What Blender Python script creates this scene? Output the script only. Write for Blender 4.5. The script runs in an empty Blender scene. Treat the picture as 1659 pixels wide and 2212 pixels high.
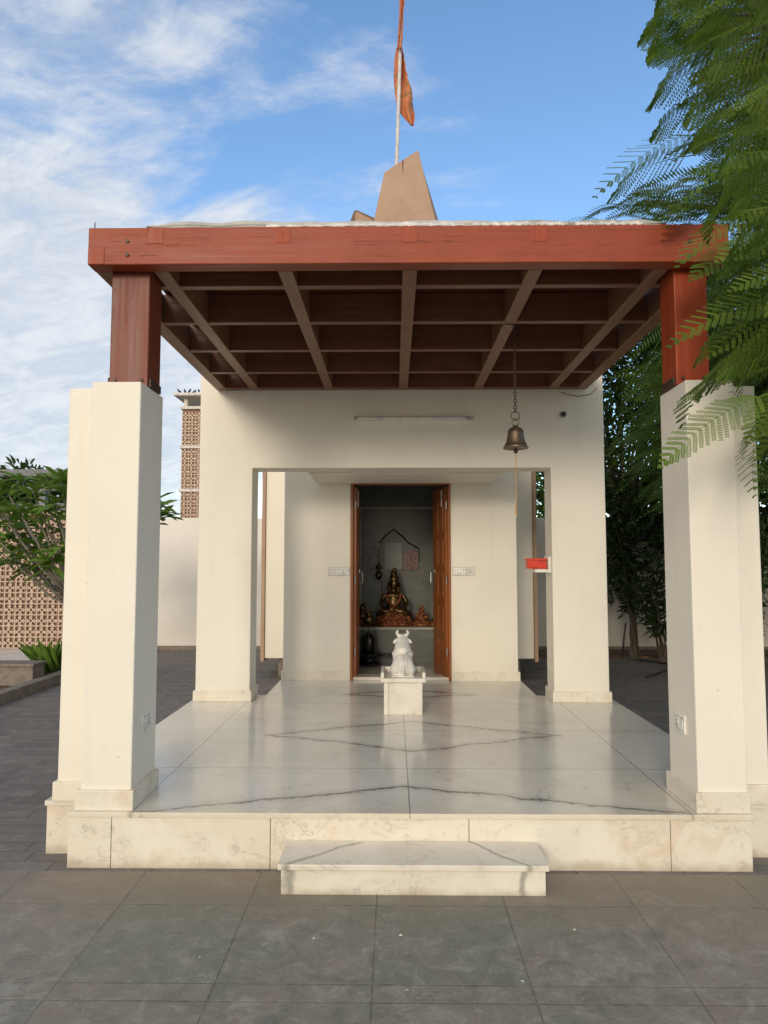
import bpy, bmesh, math, random
import numpy as np
from mathutils import Vector, Matrix
random.seed(7); rng = np.random.default_rng(11)
scn = bpy.context.scene; COL = scn.collection
R = math.radians
# ------------------------------------------------------------------ camera
CAMH, PITCH, YAW, FPX = 1.6, R(4.07), R(0.766), 1533.0
cam = bpy.data.cameras.new('camera'); co = bpy.data.objects.new('camera', cam); COL.objects.link(co)
co.location = (0, 0, CAMH); co.rotation_euler = (R(90)+PITCH, 0, YAW)
cam.sensor_fit = 'VERTICAL'; cam.sensor_height = 24; cam.lens = 24*FPX/2212; cam.clip_end = 3000
scn.camera = co
scn.view_settings.view_transform = 'Standard'; scn.view_settings.look = 'None'; scn.view_settings.exposure = 0

def at(x, y, Y):
    u = x-829.5; v = y-1106
    fw = FPX*math.cos(PITCH)+v*math.sin(PITCH); up = FPX*math.sin(PITCH)-v*math.cos(PITCH)
    X = u*math.cos(YAW)-fw*math.sin(YAW); YY = u*math.sin(YAW)+fw*math.cos(YAW)
    s = Y/YY
    return Vector((X*s, Y, CAMH+up*s))

# ------------------------------------------------------------------ node helper
class G:
    def __init__(s, nt): s.nt = nt
    def n(s, t, **k):
        nd = s.nt.nodes.new(t)
        for a, b in k.items(): setattr(nd, a, b)
        return nd
    def put(s, sock, v):
        if isinstance(v, bpy.types.NodeSocket): s.nt.links.new(v, sock)
        elif v is not None:
            if isinstance(v, (tuple, list)) and len(v) == 3 and sock.type == 'RGBA': v = (*v, 1)
            sock.default_value = v
    def m(s, op, *a):
        nd = s.n('ShaderNodeMath', operation=op)
        for i, v in enumerate(a): s.put(nd.inputs[i], v)
        return nd.outputs[0]
    def pos(s): return s.n('ShaderNodeNewGeometry').outputs['Position']
    def sep(s, v):
        nd = s.n('ShaderNodeSeparateXYZ'); s.put(nd.inputs[0], v); return nd.outputs
    def comb(s, x, y, z):
        nd = s.n('ShaderNodeCombineXYZ')
        for i, v in enumerate((x, y, z)): s.put(nd.inputs[i], v)
        return nd.outputs[0]
    def sc(s, v, k):
        nd = s.n('ShaderNodeVectorMath', operation='MULTIPLY'); s.put(nd.inputs[0], v); s.put(nd.inputs[1], k); return nd.outputs[0]
    def noise(s, v, scale, detail=4, rough=.55, dist=0):
        nd = s.n('ShaderNodeTexNoise'); s.put(nd.inputs['Vector'], v)
        nd.inputs['Scale'].default_value = scale; nd.inputs['Detail'].default_value = detail
        nd.inputs['Roughness'].default_value = rough; nd.inputs['Distortion'].default_value = dist
        return nd.outputs['Fac']
    def ss(s, x, lo, hi, a=0., b=1.):
        nd = s.n('ShaderNodeMapRange', interpolation_type='SMOOTHSTEP'); s.put(nd.inputs[0], x)
        for i, v in enumerate((lo, hi, a, b)): s.put(nd.inputs[i+1], v)
        return nd.outputs[0]
    def mix(s, f, a, b, bt='MIX'):
        nd = s.n('ShaderNodeMix', data_type='RGBA', blend_type=bt)
        s.put(nd.inputs[0], f); s.put(nd.inputs[6], a); s.put(nd.inputs[7], b); return nd.outputs[2]
    def bump(s, h, st, d=.01, nrm=None):
        nd = s.n('ShaderNodeBump'); s.put(nd.inputs['Height'], h); nd.inputs['Strength'].default_value = st
        nd.inputs['Distance'].default_value = d
        if nrm: s.put(nd.inputs['Normal'], nrm)
        return nd.outputs[0]
    def wn(s, v):
        nd = s.n('ShaderNodeTexWhiteNoise', noise_dimensions='3D'); s.put(nd.inputs['Vector'], v); return nd.outputs['Value']

def mat(name, fn=None, color=(.5,.5,.5), rough=.5, metal=0., spec=.5):
    mt = bpy.data.materials.new(name); mt.use_nodes = True
    nt = mt.node_tree; b = nt.nodes['Principled BSDF']
    b.inputs['Base Color'].default_value = (*color, 1); b.inputs['Roughness'].default_value = rough
    b.inputs['Metallic'].default_value = metal; b.inputs['Specular IOR Level'].default_value = spec
    g = G(nt)
    if fn: fn(g, b)
    else:
        p = g.pos(); f = g.noise(p, 14, 5)
        g.put(b.inputs['Base Color'], g.mix(g.ss(f, .3, .7), tuple(c*.8 for c in color), tuple(min(1, c*1.15) for c in color)))
        g.put(b.inputs['Normal'], g.bump(g.noise(p, 90, 4), .12, .005))
    return mt

def plaster_fn(base, dirt=.5):
    def fn(g, b):
        p = g.pos(); z = g.sep(p)[2]
        big = g.noise(p, 1.3, 5, .6); fine = g.noise(p, 9, 6, .65)
        c = g.mix(g.ss(big, .3, .7), tuple(k*.95 for k in base), base)
        c = g.mix(g.m('MULTIPLY', g.ss(fine, .55, .8), .08), c, (.52,.50,.45))
        st = g.noise(g.sc(p, (6., 6., .5)), 1.6, 5, .6)
        c = g.mix(g.m('MULTIPLY', g.ss(st, .54, .78), .14*dirt), c, (.45,.42,.37))
        sm = g.noise(p, 2.6, 7, .75, .8)
        c = g.mix(g.m('MULTIPLY', g.ss(sm, .62, .74), .20*dirt), c, (.42,.40,.36))
        low = g.ss(g.m('ADD', z, g.m('MULTIPLY', fine, .4)), .45, 1.0, 1., 0.)
        c = g.mix(g.m('MULTIPLY', low, .2*dirt), c, (.50,.45,.36))
        spots = g.noise(p, 38, 2, .5)
        c = g.mix(g.m('MULTIPLY', g.ss(spots, .75, .79), .6*dirt), c, (.28,.26,.23))
        g.put(b.inputs['Base Color'], c)
        g.put(b.inputs['Roughness'], .55)
        h = g.m('ADD', g.m('MULTIPLY', g.noise(p, 2.5, 3), .8), g.m('MULTIPLY', g.noise(p, 70, 5, .6), .16))
        g.put(b.inputs['Normal'], g.bump(h, .30, .012))
    return fn
M = {}
M['plaster'] = mat('cream_plaster', plaster_fn((.85,.805,.70), .7))
M['wallpaint'] = mat('boundary_plaster', plaster_fn((.82,.80,.74), 1.6))

def marble_color(g, p, base, alt, vein, seed=0.):
    q = g.sc(p, (1, 1, 1.6))
    a = g.noise(q, 1.7+seed, 7, .62, .8); d = g.noise(q, 2.6+seed, 6, .6, 1.2); e = g.noise(q, 11, 5, .6)
    c = g.mix(g.ss(a, .3, .7), base, alt)
    c = g.mix(g.m('MULTIPLY', g.ss(e, .45, .75), .35), c, tuple(k*.82 for k in base))
    v = g.m('ABSOLUTE', g.m('SUBTRACT', d, .5))
    v = g.m('MULTIPLY', g.ss(v, 0., .018, 1., 0.), g.ss(a, .47, .6))
    return g.mix(g.m('MULTIPLY', v, .5), c, vein)

def fascia_fn(g, b):
    p = g.pos(); z = g.sep(p)[2]
    c = marble_color(g, p, (.80,.755,.65), (.71,.65,.53), (.36,.34,.30))
    s1 = g.noise(p, 4, 6, .68, .7)
    c = g.mix(g.m('MULTIPLY', g.ss(s1, .52, .70), .46), c, (.60,.46,.29))
    s2 = g.noise(p, 14, 7, .7, .5)
    c = g.mix(g.m('MULTIPLY', g.ss(s2, .56, .70), .42), c, (.43,.37,.28))
    low = g.ss(g.m('ADD', z, g.m('MULTIPLY', g.noise(p, 9, 5), .12)), .05, .13, 1., 0.)
    c = g.mix(g.m('MULTIPLY', low, .65), c, (.36,.29,.20))
    g.put(b.inputs['Base Color'], c); g.put(b.inputs['Roughness'], g.ss(s1, .3, .7, .28, .45))
    g.put(b.inputs['Normal'], g.bump(g.noise(p, 30, 4), .12, .006))
M['fascia'] = mat('stained_marble_facing', fascia_fn)

def floor_fn(g, b):
    p = g.pos(); x, y, z = g.sep(p)[0], g.sep(p)[1], g.sep(p)[2]
    c = marble_color(g, p, (.77,.745,.655), (.67,.64,.55), (.40,.39,.34))
    n1 = g.noise(p, 3.2, 6, .6); n2 = g.noise(p, 22, 4, .6)
    wob = g.m('ADD', g.m('MULTIPLY', g.m('SUBTRACT', n1, .5), .16), g.m('MULTIPLY', g.m('SUBTRACT', n2, .5), .05))
    yy = g.m('ADD', y, wob)
    xc = g.m('SUBTRACT', x, .085); ax = g.m('ABSOLUTE', xc)
    xd = g.m('ABSOLUTE', g.m('SUBTRACT', x, .15))
    def vein(a0, k, axx, lo, hi, w):
        d = g.m('ABSOLUTE', g.m('SUBTRACT', yy, g.m('ADD', g.m('MULTIPLY', axx, k), a0)))
        ww = g.m('MULTIPLY', g.ss(n2, .3, .7, .5, 1.5), w)
        v = g.m('SUBTRACT', 1., g.m('MINIMUM', g.m('DIVIDE', d, ww), 1.))
        soft = g.m('MULTIPLY', g.m('SUBTRACT', 1., g.m('MINIMUM', g.m('DIVIDE', d, w*5), 1.)), .26)
        v = g.m('ADD', v, soft)
        return g.m('MULTIPLY', v, g.ss(axx, hi, hi+.05, 1., 0.))
    vs = [vein(4.26, -.30, ax, 0, 1.45, .019), vein(5.05, .42, xd, 0, 1.1, .022), vein(5.97, -.42, xd, 0, 1.1, .020),
          vein(7.0, .25, xd, 0, .65, .034), vein(7.42, -.38, xd, 0, .65, .034)]
    t = vs[0]
    for v in vs[1:]: t = g.m('MAXIMUM', t, v)
    c = g.mix(g.m('MINIMUM', g.m('MULTIPLY', t, .82), 1.), c, (.13,.13,.115))
    js = [g.m('ABSOLUTE', xc), g.m('ABSOLUTE', g.m('SUBTRACT', y, 4.63)), g.m('ABSOLUTE', g.m('SUBTRACT', y, 6.72)),
          g.m('ABSOLUTE', g.m('SUBTRACT', y, 5.66)), g.m('ABSOLUTE', g.m('SUBTRACT', ax, 1.47))]
    j = js[0]
    for v in js[1:]: j = g.m('MINIMUM', j, v)
    c = g.mix(g.m('MULTIPLY', g.ss(j, .0022, .005, 1., 0.), .78), c, (.20,.18,.14))
    yel = g.ss(y, 3.8, 3.95, 1., 0.)
    c = g.mix(g.m('MULTIPLY', yel, .35), c, (.68,.57,.39))
    g.put(b.inputs['Base Color'], c)
    g.put(b.inputs['Roughness'], g.ss(n1, .3, .7, .10, .22))
    b.inputs['Specular IOR Level'].default_value = .5
    g.put(b.inputs['Normal'], g.bump(g.noise(p, 4, 2), .04, .01))
M['floor'] = mat('polished_marble_floor', floor_fn)

def step_fn(g, b):
    p = g.pos()
    c = marble_color(g, p, (.77,.735,.64), (.68,.63,.52), (.3,.29,.26), .4)
    x, y, z = g.sep(p)[0], g.sep(p)[1], g.sep(p)[2]
    n1 = g.noise(p, 5, 5)
    for (x0, y0, k, hi) in ((-.44, 3.60, .75, .30), (.55, 3.62, -1.2, .2)):
        d = g.m('ABSOLUTE', g.m('SUBTRACT', g.m('ADD', y, g.m('MULTIPLY', g.m('SUBTRACT', n1, .5), .14)), g.m('ADD', g.m('MULTIPLY', g.m('SUBTRACT', x, x0), k), y0)))
        v = g.m('MULTIPLY', g.ss(d, 0., .03, 1., 0.), g.ss(g.m('ABSOLUTE', g.m('SUBTRACT', x, x0)), hi*.8, hi, 1., 0.))
        c = g.mix(g.m('MULTIPLY', v, .75), c, (.22,.22,.19))
    s2 = g.noise(p, 8, 7, .7, .7)
    c = g.mix(g.m('MULTIPLY', g.ss(s2, .54, .70), .42), c, (.50,.42,.29))
    low = g.ss(g.m('ADD', z, g.m('MULTIPLY', g.noise(p, 9, 5), .08)), .03, .09, 1., 0.)
    c = g.mix(g.m('MULTIPLY', low, .6), c, (.34,.27,.18))
    g.put(b.inputs['Base Color'], c); g.put(b.inputs['Roughness'], .28)
M['step'] = mat('step_marble', step_fn)
M['marble'] = mat('white_marble', lambda g, b: (g.put(b.inputs['Base Color'], marble_color(g, g.pos(), (.77,.74,.66), (.68,.63,.53), (.4,.37,.33), 1.)), g.put(b.inputs['Roughness'], .35)))
M['statue_marble'] = mat('carved_white_marble', color=(.70,.68,.62), rough=.5)
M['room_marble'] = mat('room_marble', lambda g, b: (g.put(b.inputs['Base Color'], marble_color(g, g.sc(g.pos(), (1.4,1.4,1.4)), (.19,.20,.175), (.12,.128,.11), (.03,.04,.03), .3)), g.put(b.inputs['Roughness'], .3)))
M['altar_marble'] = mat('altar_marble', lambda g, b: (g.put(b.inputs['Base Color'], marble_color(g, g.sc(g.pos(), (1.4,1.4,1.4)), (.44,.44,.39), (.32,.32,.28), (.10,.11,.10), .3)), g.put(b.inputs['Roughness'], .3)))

def wood_fn(c1, c2, axis, rough=.35, crack=1., spec=.35):
    st = {'x': (.7, 16, 16), 'y': (16, .7, 16), 'z': (16, 16, .7)}[axis]
    st2 = {'x': (.8, 9, 60), 'y': (9, .8, 60), 'z': (60, 20, .8)}[axis]
    def fn(g, b):
        p = g.pos(); q = g.sc(p, st)
        gr = g.noise(q, 1.6, 6, .6, .3); big = g.noise(p, 2.2, 4); bl = g.noise(p, 4, 6, .65); fi = g.noise(g.sc(q, (1, 1, 1)), 5, 4, .6)
        c = g.mix(g.ss(gr, .3, .7), c1, c2)
        c = g.mix(g.m('MULTIPLY', g.ss(bl, .40, .68), .28), c, tuple(k*.6 for k in c1))
        c = g.mix(g.m('MULTIPLY', g.ss(fi, .58, .74), .25), c, tuple(k*.5 for k in c1))
        ck = g.noise(g.sc(p, st2), 1.0, 4, .55, .4)
        line = g.m('MULTIPLY', g.ss(g.m('ABSOLUTE', g.m('SUBTRACT', ck, .5)), .0, .005, 1., 0.), g.ss(big, .48, .56))
        c = g.mix(g.m('MULTIPLY', line, .8*crack), c, (.05,.017,.01))
        g.put(b.inputs['Base Color'], c)
        g.put(b.inputs['Roughness'], g.ss(gr, .3, .7, rough-.06, rough+.12))
        b.inputs['Specular IOR Level'].default_value = spec
        h = g.m('SUBTRACT', g.m('MULTIPLY', gr, .5), g.m('MULTIPLY', line, crack*.7))
        g.put(b.inputs['Normal'], g.bump(h, .35, .005))
    return fn
M['beam_x'] = mat('red_painted_beam', wood_fn((.27,.046,.017), (.34,.064,.023), 'x', .42))
M['beam_z'] = mat('red_painted_post', wood_fn((.30,.046,.014), (.37,.064,.020), 'z', .42))
M['beam_shaded'] = mat('shaded_red_post', wood_fn((.155,.034,.018), (.21,.048,.024), 'z', .42, 1.2))  # shade on the left post painted in as a darker red
M['raft_y'] = mat('brown_painted_rafter', wood_fn((.23,.11,.062), (.29,.145,.088), 'y', .4, .5))
M['raft_x'] = mat('brown_painted_joist', wood_fn((.18,.068,.038), (.23,.094,.055), 'x', .4, .5))
M['boards'] = mat('brown_roof_boards', wood_fn((.12,.030,.015), (.15,.042,.022), 'x', .5, .4))
M['door'] = mat('varnished_door_wood', wood_fn((.25,.075,.020), (.33,.11,.030), 'z', .3, .3))

def slate_fn(g, b):
    p = g.pos(); x, y = g.sep(p)[0], g.sep(p)[1]
    nn = g.m('MULTIPLY', g.m('SUBTRACT', g.noise(p, 24, 4, .7), .5), .014)
    tx = g.m('ADD', g.m('DIVIDE', g.m('ADD', x, .08), .6), 20.)
    ty = g.m('ADD', g.m('DIVIDE', g.m('SUBTRACT', y, 2.81), .62), 20.)
    fx = g.m('FRACT', tx); fy = g.m('FRACT', ty)
    ex = g.m('MULTIPLY', g.m('MINIMUM', fx, g.m('SUBTRACT', 1., fx)), .6); ey = g.m('MULTIPLY', g.m('MINIMUM', fy, g.m('SUBTRACT', 1., fy)), .62)
    strip = g.m('ABSOLUTE', g.m('SUBTRACT', y, 2.70))
    e = g.m('ADD', g.m('MINIMUM', g.m('MINIMUM', ex, ey), strip), nn)
    a = g.noise(p, 1.5, 7, .65, .5); f = g.noise(p, 9, 9, .78, .6); s = g.noise(p, 75, 4, .7)
    joint = g.m('MULTIPLY', g.ss(e, .0010, .0050, 1., 0.), g.ss(a, .35, .60, .9, .35))
    tid = g.wn(g.comb(g.m('FLOOR', tx), g.m('FLOOR', ty), 3.))
    off = g.ss(g.m('ADD', a, g.m('MULTIPLY', tid, .40)), .45, .88)
    c = g.mix(off, (.190,.208,.165), (.250,.222,.180))
    c = g.mix(g.m('MULTIPLY', g.ss(f, .50, .64), .65), c, (.36,.34,.285))
    c = g.mix(g.m('MULTIPLY', g.ss(f, .50, .38), .65), c, (.125,.138,.112))
    rust = g.noise(p, 2.3, 8, .74, 1.)
    c = g.mix(g.m('MULTIPLY', g.ss(rust, .52, .66), .5), c, (.265,.205,.150))
    dust = g.noise(p, 3.1, 10, .82, .4)
    c = g.mix(g.m('MULTIPLY', g.ss(dust, .53, .64), .5), c, (.42,.40,.34))
    near = g.ss(g.m('ADD', y, g.m('MULTIPLY', f, .5)), 3.3, 3.95)
    c = g.mix(g.m('MULTIPLY', near, .55), c, (.235,.185,.135))
    c = g.mix(g.m('MULTIPLY', g.ss(s, .62, .70), .6), c, (.52,.49,.42))
    c = g.mix(g.m('MULTIPLY', joint, .65), c, (.085,.078,.066))
    g.put(b.inputs['Base Color'], c); g.put(b.inputs['Roughness'], g.ss(f, .3, .7, .45, .72))
    b.inputs['Specular IOR Level'].default_value = .4
    h = g.m('SUBTRACT', g.m('ADD', g.m('MULTIPLY', f, .7), g.m('MULTIPLY', s, .12)), g.m('MULTIPLY', joint, .8))
    g.put(b.inputs['Normal'], g.bump(h, .7, .010))
M['slate'] = mat('slate_tiles', slate_fn)

def strip_fn(g, b):
    p = g.pos(); x, y = g.sep(p)[0], g.sep(p)[1]
    ty = g.m('DIVIDE', y, .13); row = g.m('FLOOR', ty); fy = g.m('FRACT', ty)
    tx = g.m('ADD', g.m('DIVIDE', x, .55), g.m('MULTIPLY', g.wn(g.comb(row, 1., 1.)), 9.)); fx = g.m('FRACT', g.m('ADD', tx, 40.))
    e = g.m('MINIMUM', g.m('MULTIPLY', g.m('MINIMUM', fx, g.m('SUBTRACT', 1., fx)), .55), g.m('MULTIPLY', g.m('MINIMUM', fy, g.m('SUBTRACT', 1., fy)), .13))
    joint = g.ss(e, .001, .006, 1., 0.)
    tid = g.wn(g.comb(g.m('FLOOR', tx), row, 2.)); f = g.noise(p, 8, 8, .76, .4)
    c = g.mix(tid, (.150,.138,.125), (.205,.188,.168)); c = g.mix(g.m('MULTIPLY', g.ss(f, .48, .64), .6), c, (.29,.26,.225))
    c = g.mix(g.m('MULTIPLY', joint, .75), c, (.08,.072,.065))
    g.put(b.inputs['Base Color'], c); g.put(b.inputs['Roughness'], .7); b.inputs['Specular IOR Level'].default_value = .3
    g.put(b.inputs['Normal'], g.bump(g.m('SUBTRACT', f, joint), .5, .008))
M['strip'] = mat('dark_strip_paving', strip_fn)
M['ground'] = mat('earth', color=(.24,.20,.15), rough=.9)
M['soil'] = mat('leaf_litter_soil', lambda g, b: (g.put(b.inputs['Base Color'], g.mix(g.ss(g.noise(g.pos(), 18, 6, .7), .4, .65), (.06,.04,.028), (.22,.14,.075))), g.put(b.inputs['Roughness'], .9), g.put(b.inputs['Normal'], g.bump(g.noise(g.pos(), 30, 5), .9, .03))))
M['kerb'] = mat('brown_kerb_stone', color=(.22,.185,.15), rough=.7)
M['pale_pave'] = mat('pale_stone_paving', color=(.64,.61,.55), rough=.7)
M['jali'] = mat('beige_pink_terracotta', color=(.60,.455,.35), rough=.8)
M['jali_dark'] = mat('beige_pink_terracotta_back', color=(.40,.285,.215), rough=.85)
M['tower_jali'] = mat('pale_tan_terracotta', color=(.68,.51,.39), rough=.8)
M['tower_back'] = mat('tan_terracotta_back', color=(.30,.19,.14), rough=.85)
M['tower_white'] = mat('tower_plaster', color=(.72,.67,.60), rough=.7)
M['grey_conc'] = mat('grey_concrete', color=(.22,.22,.23), rough=.8)
def stone_fn(k):
    def fn(g, b):
        p = g.pos(); a = g.noise(p, 3, 6, .65); f = g.noise(p, 40, 5, .7)
        c = g.mix(g.ss(a, .3, .7), (.42*k,.27*k,.185*k), (.48*k,.33*k,.23*k)); c = g.mix(g.m('MULTIPLY', g.ss(f, .55, .7), .3), c, (.26*k,.16*k,.11*k))
        g.put(b.inputs['Base Color'], c); g.put(b.inputs['Roughness'], .8); g.put(b.inputs['Normal'], g.bump(f, .4, .01))
    return fn
M['stone'] = mat('brown_sandstone', stone_fn(1)); M['stone_dark'] = mat('dark_sandstone', stone_fn(.45))  # second sandstone is the same stone in a much darker tone
def cover_fn(g, b):
    p = g.pos(); a = g.noise(p, 3, 6, .6, .4)
    c = g.mix(g.ss(a, .38, .62), (.36,.355,.33), (.52,.51,.48)); c = g.mix(g.ss(g.noise(p, 9, 4), .68, .74), c, (.42,.26,.19))
    g.put(b.inputs['Base Color'], c); g.put(b.inputs['Roughness'], .5); g.put(b.inputs['Normal'], g.bump(g.noise(p, 12, 3), .3, .006))
M['cover'] = mat('grey_roof_membrane', cover_fn)
M['mortar'] = mat('white_mortar', color=(.72,.70,.66), rough=.8)
M['bronze'] = mat('aged_bronze', color=(.20,.155,.11), rough=.42, metal=.85)
M['iron'] = mat('dark_iron', color=(.09,.065,.05), rough=.55, metal=.7)
M['brass'] = mat('aged_brass', lambda g, b: (g.put(b.inputs['Base Color'], g.mix(g.ss(g.noise(g.pos(), 28, 5), .4, .6), (.07,.048,.024), (.25,.165,.07))), g.put(b.inputs['Roughness'], .38), g.put(b.inputs['Metallic'], .9), g.put(b.inputs['Normal'], g.bump(g.noise(g.pos(), 60, 4), .5, .006))))
M['steel'] = mat('steel', color=(.6,.6,.6), rough=.3, metal=1.)
M['white_plastic'] = mat('white_plastic', color=(.80,.79,.74), rough=.35)
M['grey_plastic'] = mat('grey_plastic', color=(.36,.35,.32), rough=.4)
M['black'] = mat('black_stone', color=(.015,.015,.016), rough=.2)
M['blackplastic'] = mat('black_plastic', color=(.03,.03,.03), rough=.4)
M['red'] = mat('red_painted_metal', color=(.70,.05,.02), rough=.4)
def cloth_fn(g, b):
    p = g.pos(); a = g.noise(p, 48, 4); d = g.noise(p, 33, 3, .5, .6)
    c = g.mix(g.ss(a, .48, .58), (.17,.014,.012), (.30,.11,.025)); c = g.mix(g.ss(d, .56, .62), c, (.40,.25,.06)); c = g.mix(g.ss(d, .44, .38), c, (.06,.012,.012))
    g.put(b.inputs['Base Color'], c); g.put(b.inputs['Roughness'], .75); g.put(b.inputs['Normal'], g.bump(g.noise(p, 50, 4), .8, .01))
M['redcloth'] = mat('red_and_gold_cloth', cloth_fn)
def flag_fn(g, b):
    p = g.pos(); f = g.noise(p, 3, 5, .6)
    c = g.mix(g.ss(f, .35, .65), (.52,.15,.06), (.66,.26,.11))
    c = g.mix(g.m('MULTIPLY', g.ss(g.noise(p, 9, 3), .58, .66), .8), c, (.20,.17,.05))
    g.put(b.inputs['Base Color'], c); g.put(b.inputs['Roughness'], .8)
M['flag'] = mat('orange_flag_cloth', flag_fn)
M['pole'] = mat('painted_pole', color=(.66,.63,.60), rough=.4)
M['cord'] = mat('tan_cord', color=(.52,.32,.13), rough=.8)
M['petal'] = mat('pale_petal', color=(.75,.72,.55), rough=.6)
def poster_fn(cols):
    def fn(g, b):
        p = g.pos(); a = g.noise(p, 22, 4, .6, .8); d = g.noise(p, 31, 4, .6, .5)
        c = g.mix(g.ss(a, .45, .52), cols[0], cols[1]); c = g.mix(g.ss(d, .52, .57), c, cols[2])
        g.put(b.inputs['Base Color'], c); g.put(b.inputs['Roughness'], .3)
    return fn
M['poster_a'] = mat('dark_floral_print', poster_fn(((.03,.035,.08), (.22,.11,.10), (.26,.24,.21))))
M['poster_b'] = mat('pale_printed_sheet', poster_fn(((.32,.33,.30), (.37,.38,.35), (.29,.30,.28))))
M['poster_c'] = mat('red_print', poster_fn(((.27,.04,.035), (.32,.22,.19), (.17,.025,.04))))
def leaf_fn(c1, c2, c3, tr=.25, rough=.45, ns=2.2):
    def fn(g, b):
        p = g.pos(); a = g.noise(p, ns, 3); d = g.noise(p, 12, 3)
        c = g.mix(g.ss(a, .35, .65), c1, c2); c = g.mix(g.m('MULTIPLY', g.ss(d, .50, .70), .7), c, c3)
        g.put(b.inputs['Base Color'], c); b.inputs['Roughness'].default_value = rough; b.inputs['Specular IOR Level'].default_value = .25
        t = g.n('ShaderNodeBsdfTranslucent'); g.put(t.inputs[0], g.mix(.5, c, (.18,.26,.02)))
        ms = g.n('ShaderNodeMixShader'); ms.inputs[0].default_value = tr
        out = [n for n in g.nt.nodes if n.type == 'OUTPUT_MATERIAL'][0]
        g.nt.links.new(b.outputs[0], ms.inputs[1]); g.nt.links.new(t.outputs[0], ms.inputs[2]); g.nt.links.new(ms.outputs[0], out.inputs[0])
    return fn
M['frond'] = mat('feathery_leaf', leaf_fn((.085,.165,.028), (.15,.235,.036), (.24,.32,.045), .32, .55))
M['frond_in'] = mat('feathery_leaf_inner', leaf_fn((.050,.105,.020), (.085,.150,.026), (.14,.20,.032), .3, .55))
M['darkleaf'] = mat('dark_leaf', leaf_fn((.020,.046,.013), (.036,.074,.019), (.062,.11,.026), .2, .5))
M['plumeria'] = mat('plumeria_leaf', leaf_fn((.13,.24,.04), (.19,.32,.055), (.28,.40,.09), .3, .4))
M['bark'] = mat('grey_bark', color=(.11,.085,.065), rough=.85)
M['palebark'] = mat('pale_bark', color=(.22,.20,.16), rough=.8)

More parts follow.
